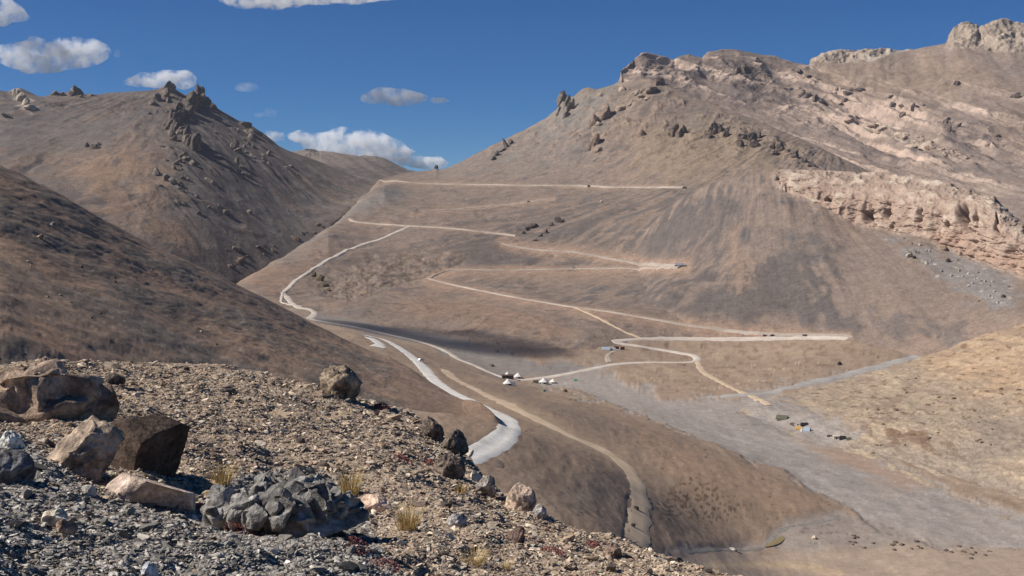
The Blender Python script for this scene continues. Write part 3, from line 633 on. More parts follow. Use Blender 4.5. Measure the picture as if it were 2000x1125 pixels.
# ------------------------------------------------------------------ putting things down
def hit(u, v, objs=None):
    """ground point seen at a picture point"""
    x, y, z = raydir(u, v); d = Vector((float(x), float(y), float(z))).normalized()
    best = None
    for o in (objs or LAND):
        ok, p, nrm, _ = o.ray_cast(Vector((0, 0, 0)), d)
        if ok and (best is None or p.length < best[0].length): best = (p.copy(), nrm.copy())
    return best

def drop(x, y, objs=None):
    b = None
    for o in (objs or LAND):
        ok, p, nrm, _ = o.ray_cast(Vector((x, y, 900)), Vector((0, 0, -1)))
        if ok and (b is None or p.z > b): b = p.z
    return b

def catmull(p, n):
    p = np.array(p, float); out = []
    q = np.vstack([2 * p[0] - p[1], p, 2 * p[-1] - p[-2]])
    for i in range(1, len(q) - 2):
        a, b, c_, d = q[i - 1], q[i], q[i + 1], q[i + 2]
        for t in np.arange(n) / n:
            out.append(0.5 * (2 * b + (c_ - a) * t + (2 * a - 5 * b + 4 * c_ - d) * t * t + (3 * b - a - 3 * c_ + d) * t ** 3))
    out.append(p[-1]); return np.array(out)

def ribbon(name, line, width, mat, objs, lift=0.35, rough=0.12, n=5, taper=True, wvar=None):
    pts = []
    for u, v in catmull(line, n):
        h = hit(u, v, objs)
        if h: pts.append(h[0][:])
    p = np.array(pts)
    # even out jumps from small humps of the ground
    for _ in range(3):
        p[1:-1, :2] = 0.25 * p[:-2, :2] + 0.5 * p[1:-1, :2] + 0.25 * p[2:, :2]
    s = np.concatenate([[0], np.cumsum(np.linalg.norm(np.diff(p[:, :2], axis=0), axis=1))])
    m = max(6, int(s[-1] / max(2.0, width * 0.5))); si = np.linspace(0, s[-1], m)
    x, y = np.interp(si, s, p[:, 0]), np.interp(si, s, p[:, 1])
    tx, ty = np.gradient(x), np.gradient(y); l = np.hypot(tx, ty) + 1e-9
    nx, ny = -ty / l, tx / l
    offs = np.linspace(-1, 1, 7)
    ww = width * 0.5 * (1 + rough * 2 * fbm(si / 9, si * 0 + 3.3, 3, int(width * 7)))
    if wvar is not None: ww = ww * np.interp(si / si[-1], *wvar)
    Vv = np.zeros((m, 7, 3))
    for i in range(m):
        for j, o_ in enumerate(offs):
            e = 1
            xx, yy = x[i] + nx[i] * ww[i] * o_ * e, y[i] + ny[i] * ww[i] * o_ * e
            z = drop(xx, yy, objs)
            Vv[i, j] = (xx, yy, (z if z is not None else -100))
    # a graded bed: level across, smooth along, never under the ground
    mean = Vv[:, :, 2].mean(1, keepdims=True)
    Vv[:, :, 2] = Vv[:, :, 2] * 0.92 + mean * 0.08 + lift
    Vv[:, 0, 2] -= lift * 1.5; Vv[:, -1, 2] -= lift * 1.5
    o = grid_obj(name, Vv, np.ones((m, 7, 3)), mat); tag(o, kind='structure')
    return o

def road_mat(name, a, b, sc1=0.12):
    m, nt, bs = new_mat(name); L = nt.links
    tc = nt.nodes.new('ShaderNodeTexCoord')
    n1 = nt.nodes.new('ShaderNodeTexNoise'); n1.inputs['Scale'].default_value = sc1; n1.inputs['Detail'].default_value = 8
    n2_ = nt.nodes.new('ShaderNodeTexNoise'); n2_.inputs['Scale'].default_value = 0.9; n2_.inputs['Detail'].default_value = 6
    for q in (n1, n2_): L.new(tc.outputs['Object'], q.inputs['Vector'])
    ad = nt.nodes.new('ShaderNodeMath'); ad.operation = 'ADD'; L.new(n1.outputs['Fac'], ad.inputs[0]); L.new(n2_.outputs['Fac'], ad.inputs[1])
    r = nt.nodes.new('ShaderNodeValToRGB'); r.color_ramp.elements[0].position = 0.36; r.color_ramp.elements[1].position = 0.64
    hf = nt.nodes.new('ShaderNodeMath'); hf.operation = 'MULTIPLY'; hf.inputs[1].default_value = 0.5
    L.new(ad.outputs[0], hf.inputs[0]); L.new(hf.outputs[0], r.inputs[0])
    r.color_ramp.elements[0].color = (*A(*a), 1); r.color_ramp.elements[1].color = (*A(*b), 1)
    L.new(r.outputs[0], bs.inputs['Base Color'])
    return m

RM_BRIGHT = road_mat('pale_gravel_road', (192,184,172), (224,218,208))
RM_MID = road_mat('tan_gravel_road', (180,164,147), (208,195,180))
RM_DIM = road_mat('worn_gravel_road', (144,127,111), (194,178,162), 0.03)
RM_FAINT = road_mat('faint_gravel_road', (134,119,105), (184,169,154), 0.03)
RM_TRACK = road_mat('dirt_track', (176,151,122), (202,177,147))
RM_STREAM = road_mat('grey_stream_bed', (146,138,130), (172,165,157))
RM_CREEK = road_mat('creek_bed', (112,104,96), (150,142,132))
ribbon('road', ROAD_NEAR, 8.4, RM_BRIGHT, [GROUND], 0.25, 0.08)
ribbon('road', ROAD_VALLEY[:28], 6.0, RM_MID, [GROUND, SLOPE], 0.35, 0.1)
ribbon('road', ROAD_VALLEY[26:41], 6.0, RM_MID, [GROUND, SLOPE, BUTTE], 0.5, 0.1)
ribbon('road', ROAD_VALLEY[39:], 5.2, RM_DIM, [GROUND, SLOPE, BUTTE], 0.6, 0.1)
ribbon('road', ROAD_MID[:11], 3.8, RM_FAINT, [SLOPE, BUTTE], 0.7, 0.25)
ribbon('road', ROAD_MID[11:], 4.4, RM_FAINT, [SLOPE, BUTTE], 0.7, 0.25)
ribbon('road', ROAD_UP, 5.0, RM_MID, [SLOPE, GROUND], 0.6, 0.1)
ribbon('road', ROAD_SADDLE, 4.8, RM_DIM, [SLOPE], 1.0, 0.25)
ribbon('road', ROAD_HIGH, 4, RM_FAINT, [SLOPE], 1.0, 0.3)
ribbon('road', ROAD_TOP, 4.6, RM_FAINT, [SLOPE], 1.2, 0.35)
ribbon('track', TRACK, 6.8, RM_TRACK, [GROUND], 0.15, 0.2)
ribbon('track', TRACK_ACROSS, 5.0, RM_TRACK, [GROUND, RHILL], 0.25, 0.25)
ribbon('track', TRACK_SLOPE, 3.4, RM_TRACK, [GROUND, SLOPE, BUTTE], 0.35, 0.3)
ribbon('track', [(549,590),(556,593),(570,596),(590,598)], 3.2, RM_MID, [GROUND, SLOPE], 0.45, 0.2)
ribbon('track', [(549,590),(550,582),(553,572)], 3.2, RM_MID, [GROUND, SLOPE], 0.45, 0.2)
ribbon('track', [(1190,708),(1186,695),(1196,688),(1210,680)], 4, RM_DIM, [GROUND, SLOPE], 0.3, 0.3)
ribbon('stream_bed', [(1380,776),(1440,772),(1500,768),(1560,753),(1600,744),(1640,735),(1700,720),(1760,705),(1808,692)], 10, RM_STREAM, [GROUND, RHILL], 0.3, 0.3)
ribbon('gravel_pad', [(722,660),(735,667),(742,674),(734,678)], 9, RM_BRIGHT, [GROUND, LHILL], 0.25, 0.2)

# ================================================================== ROCK SHAPES
import bmesh
_ICO = {}
def ico(level):
    if level not in _ICO:
        bm = bmesh.new(); bmesh.ops.create_icosphere(bm, subdivisions=level, radius=1)
        bm.verts.ensure_lookup_table()
        _ICO[level] = (np.array([v.co[:] for v in bm.verts]), np.array([[v.index for v in f.verts] for f in bm.faces]))
        bm.free()
    return _ICO[level]

def rock_verts(level, seed, cuts=8, rough=0.12, jag=0.0, lo=0.5, hi=0.85, planes=()):
    r = np.random.default_rng(seed)
    v, f = ico(level); v = v.copy()
    o = r.random(3) * 50
    v *= (1 + 0.32 * n3(v[:, 0] * 1.3 + o[0], v[:, 1] * 1.3 + o[1], v[:, 2] * 1.3 + o[2], seed))[:, None]
    for k in range(cuts):
        n = r.normal(size=3); n /= np.linalg.norm(n)
        q = r.uniform(lo, hi)
        v -= np.maximum(0, v @ n - q)[:, None] * n
    for px_, py_, pz_, q in planes:
        n = np.array((px_, py_, pz_)); n = n / np.linalg.norm(n)
        v -= np.maximum(0, v @ n - q)[:, None] * n
    n = v / (np.linalg.norm(v, axis=1, keepdims=True) + 1e-9)
    d = 0; a = 1; fr = 2.6
    for k in range(6 if level > 4 else 4):
        m = n3(v[:, 0] * fr + o[1], v[:, 1] * fr + o[2], v[:, 2] * fr + o[0], seed + k)
        d = d + a * ((1 - 2 * np.abs(m)) * jag + m * (1 - jag)); a *= 0.6; fr *= 2.1
    return v + n * (d * rough)[:, None], f

def rot(rx, ry, rz):
    return np.array(Matrix.Rotation(rz, 3, 'Z') @ Matrix.Rotation(ry, 3, 'Y') @ Matrix.Rotation(rx, 3, 'X'))

M_ROCK = attr_mat('boulder_rock', (.2, .045), 0.42, 1.0, 0.035)
M_CRAG = attr_mat('crag_rock', (14, 4), 0.25, 0.8, 3.0)
M_STONE = attr_mat('scree_stone', (.08, .02), 0.25, 0.5, 0.01)

def rock_col(v, base, alt, seed, sc=1.0):
    m = n3(v[:, 0] * 2.2 / sc, v[:, 1] * 2.2 / sc, v[:, 2] * 2.2 / sc, seed) + 0.6 * n3(v[:, 0] * 6 / sc, v[:, 1] * 6 / sc, v[:, 2] * 6 / sc, seed + 5)
    return mix(np.broadcast_to(A(*base), v.shape), A(*alt), sstep(-0.3, 0.6, m))

def boulder(name, label, u0, v0, u1, v1, seed, base=(128,108,90), alt=(86,76,68), cuts=8, rough=0.12, jag=0.3, dep=0.8, cat='boulder', objs=None, rz=None, tilt=(0, 0), mat=None, level=5, group=None, push=0.25, sink=0.0, planes=()):
    """a single rock that fills the given picture box, standing on the ground seen at the box's foot"""
    objs = objs or [FORE]
    uc = (u0 + u1) / 2
    h = hit(uc, v1 - 0.12 * (v1 - v0), objs)
    d = h[0].length; k = d / F
    W_, H_ = (u1 - u0) * k, (v1 - v0) * k
    v, f = rock_verts(level, seed, cuts, rough, jag, planes=planes)
    v = v @ rot(*(tilt[0], tilt[1], rz if rz is not None else 0)).T
    mn, mx = v.min(0), v.max(0)
    v = (v - (mn + mx) / 2) / (mx - mn) * np.array([W_, W_ * dep, H_ * (1.18 + sink)])
    x, y, z = pt(uc, (v0 + v1) / 2, math.hypot(h[0].x, h[0].y) + W_ * dep * push)
    a = -math.atan2(x, y)
    v = v @ rot(0, 0, a).T
    v[:, 2] -= H_ * (0.09 + sink / 2)
    o = mesh_np(name, v, [f], mat or M_ROCK, rock_col(v / max(W_, 1e-3) * 2, base, alt, seed), True, loc=(x, y, z))
    tag(o, label, cat, group)
    return o

def outcrop(label, u0, v0, u1, v1, seed, n, base, alt, size=1.0):
    """bedrock breaking through the scree: jointed blocks wedged into one another, high in the middle"""
    r = np.random.default_rng(seed); uc = (u0 + u1) / 2
    h = hit(uc, v1 - .2 * (v1 - v0), [FORE]); k = h[0].length / F; W_, H_ = (u1 - u0) * k, (v1 - v0) * k
    t_ = -math.atan2(h[0].x, h[0].y); VV, FF, CC = [], [], []; b = 0
    for i in range(n):
        a, q = r.uniform(0, 6.28), math.sqrt(r.random()) * .84
        x, y = q * math.cos(a) * W_ * .5, q * math.sin(a) * W_ * .3 + W_ * .12
        top = H_ * .62 * (1 - .72 * q * q)
        sx = W_ * size * r.uniform(.12, .24) * (1.25 - .5 * q)
        vv, ff = rock_verts(4, seed + i, 11, .11, .6, .38, .75) if size > 1 else rock_verts(4, seed + i, 16, .06, .5, .22, .6)
        if size < 1: vv = vv * 1.5
        hz = max(top, H_ * .18) * r.uniform(.75, 1.1) if size > 1 else H_ * r.uniform(.13, .24)
        vv = (vv * 1.25 * np.array([sx, sx * r.uniform(.6, 1.0), hz])) @ rot(r.normal(0, .22), .18 + r.normal(0, .2), r.uniform(0, 6.28)).T
        VV.append(vv + (x, y, top * (.12 if size > 1 else .62))); FF.append(ff + b); b += len(vv); CC.append(rock_col(VV[-1] / W_ * 3, np.array(base) * r.uniform(.88, 1.08), alt, seed + i))
    if size < 1:
        vv, ff = rock_verts(5, seed + 300, 12, .14, .6, .45, .8); vv = vv * (W_ * .44, W_ * .3, H_ * .46) + (0, W_ * .14, 0)
        VV.append(vv); FF.append(ff + b); CC.append(rock_col(vv / W_ * 3, base, alt, seed))
    V_ = np.concatenate(VV) @ rot(0, 0, t_).T
    o = mesh_np('rock_outcrop', V_, [np.concatenate(FF)], M_ROCK, np.concatenate(CC), True, loc=h[0]); tag(o, label, 'rock outcrop')
    return o

BR, DK, GY, PL = (140,118,98), (84,74,66), (118,114,112), (196,178,156)
outcrop('big broken brown outcrop at the left edge of the frame, full of dark crevices', -80, 712, 168, 838, 1201, 16, (180,154,130), (112,96,84), 1.75)
boulder('boulder', 'low knobbly brown crest rock above the big rough boulder at the left edge', -10, 716, 66, 760, 202, (158,134,112), (97,85,75), 7, .2, .7, .8)
boulder('boulder', 'small jagged rock on the scree crest with the dark hillside right behind it', 62, 697, 118, 736, 203, (163,139,117), (95,82,73), 7, .24, .7, .8)
boulder('boulder', 'squat sunlit brown rock between the big left boulder and the shadowed boulder', 90, 815, 236, 940, 204, (186,162,138), (130,114,98), 9, .17, .7, .9)
boulder('boulder', 'large boulder with a smooth dark face, above the pale slab', 196, 815, 368, 935, 205, (92,76,65), (72,60,52), 5, .045, .2, .9, planes=((.86,-.48,-.22,.2),))  # rock colour darkened to deepen the shade on its turned-away face
boulder('slab', 'flat tilted rock slab with a pale pinkish top, below the dark faced boulder', 212, 922, 376, 992, 206, (222,198,178), (190,164,144), 5, .04, .2, .7, planes=((.45,-.85,-.4,.42),(.12,.12,1,.12),(-.1,.05,-1,.3)), tilt=(0, 0.3), cat='rock slab', push=0.1)
outcrop('broad fractured grey rock outcrop in the middle of the near scree', 392, 922, 706, 1066, 1230, 120, (160,154,146), (104,99,94), .5)
boulder('rock_outcrop', 'upright spiky rock standing alone on the scree crest against the brown hill', 624, 712, 708, 786, 208, (173,151,126), (100,87,75), 5, .3, .8, .8, cat='rock outcrop')
boulder('boulder', 'dark jagged rock block on the scree edge, left of the pale road bend', 822, 812, 868, 862, 209, (134,117,102), (85,75,68), 7, .22, .6, .9)
boulder('boulder', 'dark rock wedge on the scree edge directly under the pale road bend', 862, 836, 916, 890, 210, (126,112,97), (80,70,63), 7, .2, .6, .9)
boulder('boulder', 'dark broken rock inside the scree edge, beside the reddish plants', 846, 886, 910, 938, 211, (141,124,109), (85,75,68), 8, .22, .6, .9)
boulder('boulder', 'grey rounded rock on the scree edge in front of the smooth brown slope', 922, 928, 968, 972, 212, (170,158,146), (109,100,92), 7, .14, .4, .9)
boulder('boulder', 'pale capped rock jutting from the scree edge with a black shaded side', 986, 944, 1048, 1004, 213, (214,185,158), (112,97,85), 7, .16, .5, .9)
boulder('boulder', 'small grey rock just below the pale capped rock on the scree edge', 1040, 984, 1068, 1014, 214, (183,175,170), (134,124,117), 7, .14, .4, .9)
boulder('boulder', 'flat pale pinkish rock beside the straw-coloured tuft right of the grey outcrop', 692, 966, 768, 1006, 215, (235,200,170), (183,153,131), 8, .1, .3, .9)
boulder('boulder', 'pale cream rock lying on the dark grey rubble at lower left', 84, 994, 134, 1036, 216, (235,219,190), (183,163,141), 7, .12, .3, .9)
boulder('boulder', 'thin brown rock plate leaning beside the pale cream rock in the dark rubble', 112, 1014, 150, 1048, 217, (183,148,122), (122,102,87), 8, .1, .3, .6)
boulder('boulder', 'bluish white block at the very bottom edge of the dark rubble', 274, 1096, 308, 1132, 218, (209,209,214), (146,143,146), 8, .1, .3, .9)
boulder('boulder', 'dark rusty rock sunk in the gravel in the lower middle of the scree', 984, 1028, 1026, 1062, 219, (126,102,90), (75,65,61), 8, .16, .5, .9)
boulder('boulder', 'small dark rock poking from the pale gravel near the top of the scree', 204, 728, 244, 754, 220, (112,98,86), (74,66,58), 7, .18, .5, .9)
boulder('boulder', 'white tipped rock on the ridge of the dark rubble at the left edge', 2, 842, 44, 880, 221, (235,235,222), (146,139,134), 7, .14, .4, .9)
boulder('boulder', 'dark grey block in the shadow of the rubble ridge at the left edge', -20, 880, 66, 950, 222, (117,114,114), (80,78,78), 8, .18, .5, .9)
boulder('boulder', 'hollowed dark rock at the lower right of the scree with a curved shadow', 1178, 1060, 1214, 1092, 223, (156,131,112), (87,73,65), 7, .2, .5, .9)
boulder('boulder', 'grey weathered block beside the lower straw-coloured tuft on the scree', 872, 1002, 912, 1034, 224, (178,170,163), (126,119,112), 8, .12, .3, .9)

# ------------------------------------------------------------------ loose stones: the largest one by one, the rest as gravel
VAR = [rock_verts(1, 300 + i, 8, .08, .3, .25, .6) for i in range(14)]
VAR2 = [rock_verts(2, 330 + i, 10, .08, .3, .28, .62) for i in range(8)]
def stone_colour(dark, r):
    k = r.random()
    if dark > 0.5:
        c = ((146,139,129), (168,160,148), (118,112,105), (190,181,168), (214,204,188), (148,130,112))[[0, 1, 2, 3, 4, 5][int(np.searchsorted([.3, .58, .76, .88, .94, 1], k))]]
    else:
        c = ((180,158,133), (166,145,123), (196,175,149), (158,148,136), (216,198,172), (150,120,104), (130,115,101))[int(np.searchsorted([.28, .5, .68, .82, .9, .95, 1], k))]
    return A(*(np.array(c) * r.uniform(.88, 1.1)).clip(0, 255))

def scatter(n, r, smin, smu, ssig, smax):
    out = []
    while len(out) < n:
        u, v = r.uniform(-120, 1560), r.uniform(694, 1180)
        h = hit(u, v, [FORE])
        if h is None: continue
        d = h[0].length
        if d > 40: continue
        dk = float(fg_zone(np.array([u]), np.array([v]))[0])
        s = min(smax, max(smin, math.exp(r.normal(smu + 0.22 * dk + 0.0006 * (v - 850), ssig)))) * d / F
        out.append((h[0], h[1], s, dk, u, v))
    return out

VS, FS, CS = [], [], []; base = 0
banked = []                                   # stones and grit banked up against the feet of the boulders
for (a0, b0, a1, b1) in ((-70,706,166,838),(90,815,236,940),(196,815,368,935),(212,922,376,992),(384,912,708,1068),(624,712,708,786),(692,966,768,1006),(822,812,868,862),(862,836,916,890),(846,886,910,938),(986,944,1048,1004),(922,928,968,972)):
    for _ in range(int((a1 - a0) * 1.1)):
        h = hit(rng.uniform(a0 - 12, a1 + 12), b1 - rng.uniform(-.12, .24) * (b1 - b0), [FORE])
        if h: 
            u, v = proj(np.array(h[0])); banked.append((h[0], h[1], min(16, math.exp(rng.normal(math.log(6.5), .5))) * h[0].length / F, float(fg_zone(np.array([u]), np.array([v]))[0]), u, v))
for p, nrm, s, dk, u, v in scatter(78000, rng, 1.8, math.log(4.2), 0.5, 18) + banked:
    vv, ff = VAR[rng.integers(len(VAR))]
    sc3 = np.array([1.0, rng.uniform(.5, .9), rng.uniform(.16, .42)]) * s * 0.85
    R_ = rot(rng.normal(0, .3), rng.normal(0, .3), rng.uniform(0, 6.28))
    q = (vv * sc3) @ R_.T + np.array(p) + np.array(nrm) * s * rng.uniform(-0.06, 0.16)
    VS.append(q); FS.append(ff + base); base += len(q)
    CS.append(np.broadcast_to(stone_colour(dk, rng), q.shape))
o = mesh_np('gravel', np.concatenate(VS), [np.concatenate(FS)], M_STONE, np.concatenate(CS), False); tag(o, kind='stuff')

KINDS = {'pale': ((224,206,180), 'pale angular stone lying loose on the tan scree', 'pale stones on the scree'),
         'tan': ((186,162,134), 'tan flaky stone lying loose on the tan scree', 'tan stones on the scree'),
         'dark': ((116,102,90), 'dark brown stone lying loose on the tan scree', 'dark brown stones on the scree'),
         'grey': ((142,136,127), 'mid grey stone lying in the dark rubble at lower left', 'grey stones in the rubble'),
         'cream': ((206,196,180), 'light stone lying in the dark rubble at lower left', 'light stones in the rubble'),
         'black': ((92,88,84), 'blackish stone lying in the dark rubble at lower left', 'blackish stones in the rubble')}
SM = {}
for k, (c, lb, g) in KINDS.items():
    for j in range(3):
        vv, ff = VAR2[(j + len(SM)) % 8]
        me = mesh_np('stone', vv, [ff], M_STONE, rock_col(vv, c, np.array(c) * .72, 40 + j), False)
        SM.setdefault(k, []).append(me.data); bpy.data.objects.remove(me)
placed = []
for p, nrm, s, dk, u, v in scatter(900, np.random.default_rng(5), 15, math.log(17), 0.25, 32):
    if len(placed) >= 120: break
    if u < -40 or u > 1420 or v > 1120 or any(abs(u - a) < 26 and abs(v - b) < 20 for a, b in placed): continue
    placed.append((u, v)); r = random.random()
    k = (('grey' if r < .5 else 'black' if r < .75 else 'cream') if dk > .5 else ('tan' if r < .45 else 'pale' if r < .72 else 'dark'))
    o = bpy.data.objects.new('stone', random.choice(SM[k])); COL.objects.link(o)
    o.scale = np.array([1, random.uniform(.55, .9), random.uniform(.35, .7)]) * s * 0.85
    o.rotation_euler = (random.gauss(0, .35), random.gauss(0, .35), random.uniform(0, 6.28))
    o.location = p + nrm * s * 0.12
    tag(o, KINDS[k][1], 'stone', KINDS[k][2])

# ------------------------------------------------------------------ plants on the scree
M_STRAW = flat_mat('dry_grass', (190,164,112), 0.9, .3, 9)
M_RED = flat_mat('red_cushion_leaf', (146,92,84), 0.9, .3, 12)
def tuft(u, v, wpx, hpx, label, n=170, mat=None, seed=0):
    r = np.random.default_rng(seed + 70)
    h = hit(u, v, [FORE]); k = h[0].length / F; W_, H_ = wpx * k * 1.25, hpx * k * 1.35
    V_, F_ = [], []
    for i in range(n):
        a = r.uniform(0, 6.28); q = math.sqrt(r.random()) * W_ * .22; ln = H_ * r.uniform(.55, 1.1); sp = r.uniform(.1, .75) * W_ * .5
        bx, by = q * math.cos(a), q * math.sin(a); w_ = 0.5 * k * r.uniform(.7, 1.5); ta = a + math.pi / 2 + r.normal(0, .5)
        b = len(V_)
        for t in (0, .5, 1):
            x = bx + math.cos(a) * sp * t ** 1.6; y = by + math.sin(a) * sp * t ** 1.6; z = ln * (t - .18 * t * t) - .02
            ww = w_ * (1 - .85 * t)
            V_ += [(x - math.cos(ta) * ww, y - math.sin(ta) * ww, z), (x + math.cos(ta) * ww, y + math.sin(ta) * ww, z)]
        F_ += [(b, b + 1, b + 3, b + 2), (b + 2, b + 3, b + 5, b + 4)]
    o = mesh_np('grass_tuft', np.array(V_), [np.array(F_)], mat or M_STRAW, loc=h[0]); tag(o, label, 'grass tuft'); return o
tuft(432, 946, 60, 42, 'straw grass tuft between the shadowed boulder and the grey outcrop', 150, seed=1)
tuft(684, 966, 62, 46, 'tall straw grass tuft behind the right shoulder of the grey outcrop', 220, seed=2)
tuft(796, 1030, 70, 44, 'orange straw grass tuft in the middle of the gravel with a dark hollow beneath', 230, seed=3)
tuft(926, 1100, 70, 30, 'low yellowish grass tuft near the bottom edge of the gravel', 150, seed=4)
tuft(224, 950, 24, 44, 'thin grass stalks at the left end of the pale slab', 26, seed=5)
tuft(900, 962, 36, 18, 'small dry tuft tucked under the broken rock of the scree edge', 80, seed=6)
tuft(985, 1112, 40, 20, 'small pale tuft at the bottom edge right of the yellowish tuft', 90, seed=7)
def cushion(u, v, wpx, hpx, label, seed):
    r = np.random.default_rng(seed); h = hit(u, v, [FORE]); k = h[0].length / F; W_, H_ = wpx * k, hpx * k
    V_, F_ = [], []
    for i in range(420):
        a = r.uniform(0, 6.28); q = math.sqrt(r.random()); x, y = q * W_ * .5 * math.cos(a), q * W_ * .6 * math.sin(a)
        z = H_ * .6 * (1 - q * q) * r.uniform(.5, 1.1); s = 1.3 * k * r.uniform(.6, 1.5); R_ = rot(r.normal(0, .7), r.normal(0, .7), r.uniform(0, 6.28))
        b = len(V_)
        for c_ in ((-1, -.5, 0), (1, -.5, 0), (1, .5, 0), (-1, .5, 0)): V_.append(tuple(R_ @ np.array(c_) * s + (x, y, z)))
        F_.append((b, b + 1, b + 2, b + 3))
    n_ = h[1]; M = np.array(Vector((0, 0, 1)).rotation_difference(n_).to_matrix())
    o = mesh_np('cushion_plant', np.array(V_) @ M.T, [np.array(F_)], M_RED, loc=h[0]); tag(o, label, 'cushion plant')
for i, (u, v, w_, h_, lb) in enumerate([(788, 902, 62, 16, 'reddish cushion plant inside the scree edge left of the broken dark rock'), (842, 908, 34, 14, 'small red cushion plant touching the broken dark rock'),
        (742, 796, 34, 14, 'dull red cushion plant high on the scree right of the upright spiky rock'), (470, 1042, 70, 22, 'red cushion plant at the foot of the grey outcrop'),
        (396, 996, 44, 16, 'pinkish red cushion plant between the pale slab and the grey outcrop'), (748, 1108, 70, 16, 'broad dark red cushion plant at the bottom edge of the frame'),
        (1160, 1066, 34, 12, 'red cushion plant at lower right beside the hollowed rock'), (700, 1074, 60, 16, 'brownish red cushion plant below the grey outcrop'), (1080, 1078, 50, 12, 'flat reddish cushion plant in the lower middle gravel')]):
    cushion(u, v, w_, h_, lb, 90 + i)

# ================================================================== CRAGS on the mountains (parts of their mountain)
def crag(parent, spots, seed, base, alt, lean=0.3, name='crag', label=None, deep=0.55, up=0.0, flat=False):
    VV, FF, CC = [], [], []; b = 0
    for i, (u, v, wp, hp) in enumerate(spots):
        h = hit(u, v, [parent])
        if h is None: continue
        k = h[0].length / F
        vv, ff = rock_verts(4, seed + i, 10, .22, .7, .3, .7)
        vv = vv * 1.35
        vv = (vv * np.array([wp * k * .55, wp * k * deep, hp * k * .62])) @ rot(0, lean, 0).T
        q = vv + np.array(h[0]) + np.array(h[1]) * hp * k * (up - .12)
        VV.append(q); FF.append(ff + b); b += len(q); CC.append(rock_col(q / (hp * k), base, alt, seed + i))
    o = mesh_np(name, np.concatenate(VV), [np.concatenate(FF)], M_CRAG, np.concatenate(CC), True, parent)
    if label: o['label'] = label
    return o
G1, G2 = (134,120,106), (98,88,80)
crag(MTN_L, [(326,174,18,20),(333,178,14,18),(318,186,12,18),(310,196,14,14),(303,206,12,10)], 401, G1, G2, .4)
crag(MTN_L, [(386,183,9,24),(393,190,10,22),(402,201,13,18),(412,210,12,12),(375,184,6,12)], 420, (108,97,88), (78,70,65), .25, up=.15)  # spire rock coloured darker to add to its shadow
rq = np.random.default_rng(12)
def along(line, n, jit, smin, smax, asp=.8):
    q = catmull(line, 12); out = []
    for i in range(n):
        a = q[rq.integers(len(q))]; w_ = rq.uniform(smin, smax)
        out.append((a[0] + rq.normal(0, jit), a[1] + rq.normal(0, jit * .6), w_, w_ * rq.uniform(.6, 1.3) * asp))
    return out
crag(MTN_L, along([(392,196),(384,204),(374,214),(362,221),(350,224),(342,230),(336,240),(334,256)], 46, 3, 8, 16, 1.5), 1000, (108,97,88), (78,70,65), .3, deep=.8, up=.14)  # crag wall's heavy shadow partly put into a darker rock colour
crag(MTN_L, along([(338,262),(350,270),(366,282),(384,292)], 16, 3, 8, 14, 1.7), 1060, (108,97,88), (78,70,65), .2, deep=.7, up=.25)  # lower rib in the same shadow-darkened colour
crag(MTN_L, [(345,262,16,20),(356,270,22,24),(372,280,24,24),(384,292,18,14),(338,274,12,16)], 440, G1, G2, .5, up=.15)
crag(MTN_L, [(356,306,14,14),(366,312,18,14),(376,322,12,10),(350,316,8,8),(340,330,9,8)], 450, G1, G2, .5, up=.15)
crag(MTN_L, [(455,290,14,18),(464,298,12,14),(462,318,10,14),(472,328,10,10),(478,342,14,9),(488,346,10,7)], 460, G1, G2, .5, up=.15)
crag(MTN_L, [(478,246,14,16),(488,262,16,18),(494,274,14,12),(505,262,9,9),(484,282,7,7),(524,302,8,9)], 470, G1, G2, .5, up=.12)
crag(MTN_L, [(110,185,12,12),(122,186,12,12),(148,180,16,20),(140,188,12,14),(178,187,8,9),(158,190,8,8)], 480, G1, G2, .3)
crag(MTN_L, [(34,186,12,20),(44,196,14,22),(52,206,12,16),(66,214,18,10)], 490, (196,176,152), (150,132,114), .2, label='pale cream crag near the left end of the ridge')
crag(MTN_L, [(412,356,18,8),(440,414,12,8),(486,415,8,8),(182,290,14,16),(192,284,8,8),(168,286,9,9),(304,340,12,14),(326,350,14,12),(340,356,14,10),(15,228,22,7),(345,395,10,9),(362,400,9,7),(462,488,14,6),(310,362,8,6)], 500, G1, G2, .4, up=.1)
crag(SLOPE, [(1098,196,12,26),(1106,206,12,30),(1112,216,10,30),(1106,228,9,14),(1090,222,8,16)], 520, (128,118,106), G2, .2, up=.1)
crag(SLOPE, [(990,288,9,26),(999,280,8,18),(980,296,14,9),(970,304,12,9),(962,312,9,7),(960,282,14,7)], 530, (110,104,98), G2, -.4, up=.1)
crag(SLOPE, [(1314,262,16,24),(1326,266,14,26),(1336,260,10,22),(1392,262,14,26),(1404,258,14,24),(1418,264,12,20),(1382,268,10,18)], 540, (140,120,104), (84,74,68), .1, up=.15)
crag(SLOPE, [(1452,270,14,26),(1466,274,16,22),(1480,268,12,24),(1474,286,12,14),(1446,282,10,14),(1506,288,14,14),(1524,294,14,16),(1514,302,10,10),(1552,306,14,12),(1568,316,14,12),(1582,324,12,7)], 560, (124,108,96), (76,68,64), .1, up=.15)
crag(SLOPE, [(1160,282,18,22),(1150,292,10,14),(1166,296,12,14),(1252,262,12,10),(1160,240,24,24),(1176,230,20,26)], 580, (156,132,112), (116,100,88), .3, up=.05)
crag(SLOPE, [(1300,150,12,26),(1286,164,14,18),(1272,178,16,14),(1330,148,14,12),(1345,156,16,12),(1362,164,16,12),(1378,174,18,10)], 590, (140,120,106), (88,78,72), .5, up=.05)
crag(SLOPE, [(1030,450,10,12),(1042,444,14,14),(1054,462,6,12),(1066,456,6,12),(1078,440,7,10),(1088,432,12,10),(1096,434,9,9),(1022,456,8,7),(1046,470,7,6)], 610, (112,96,84), (70,62,58), .6, up=.1)
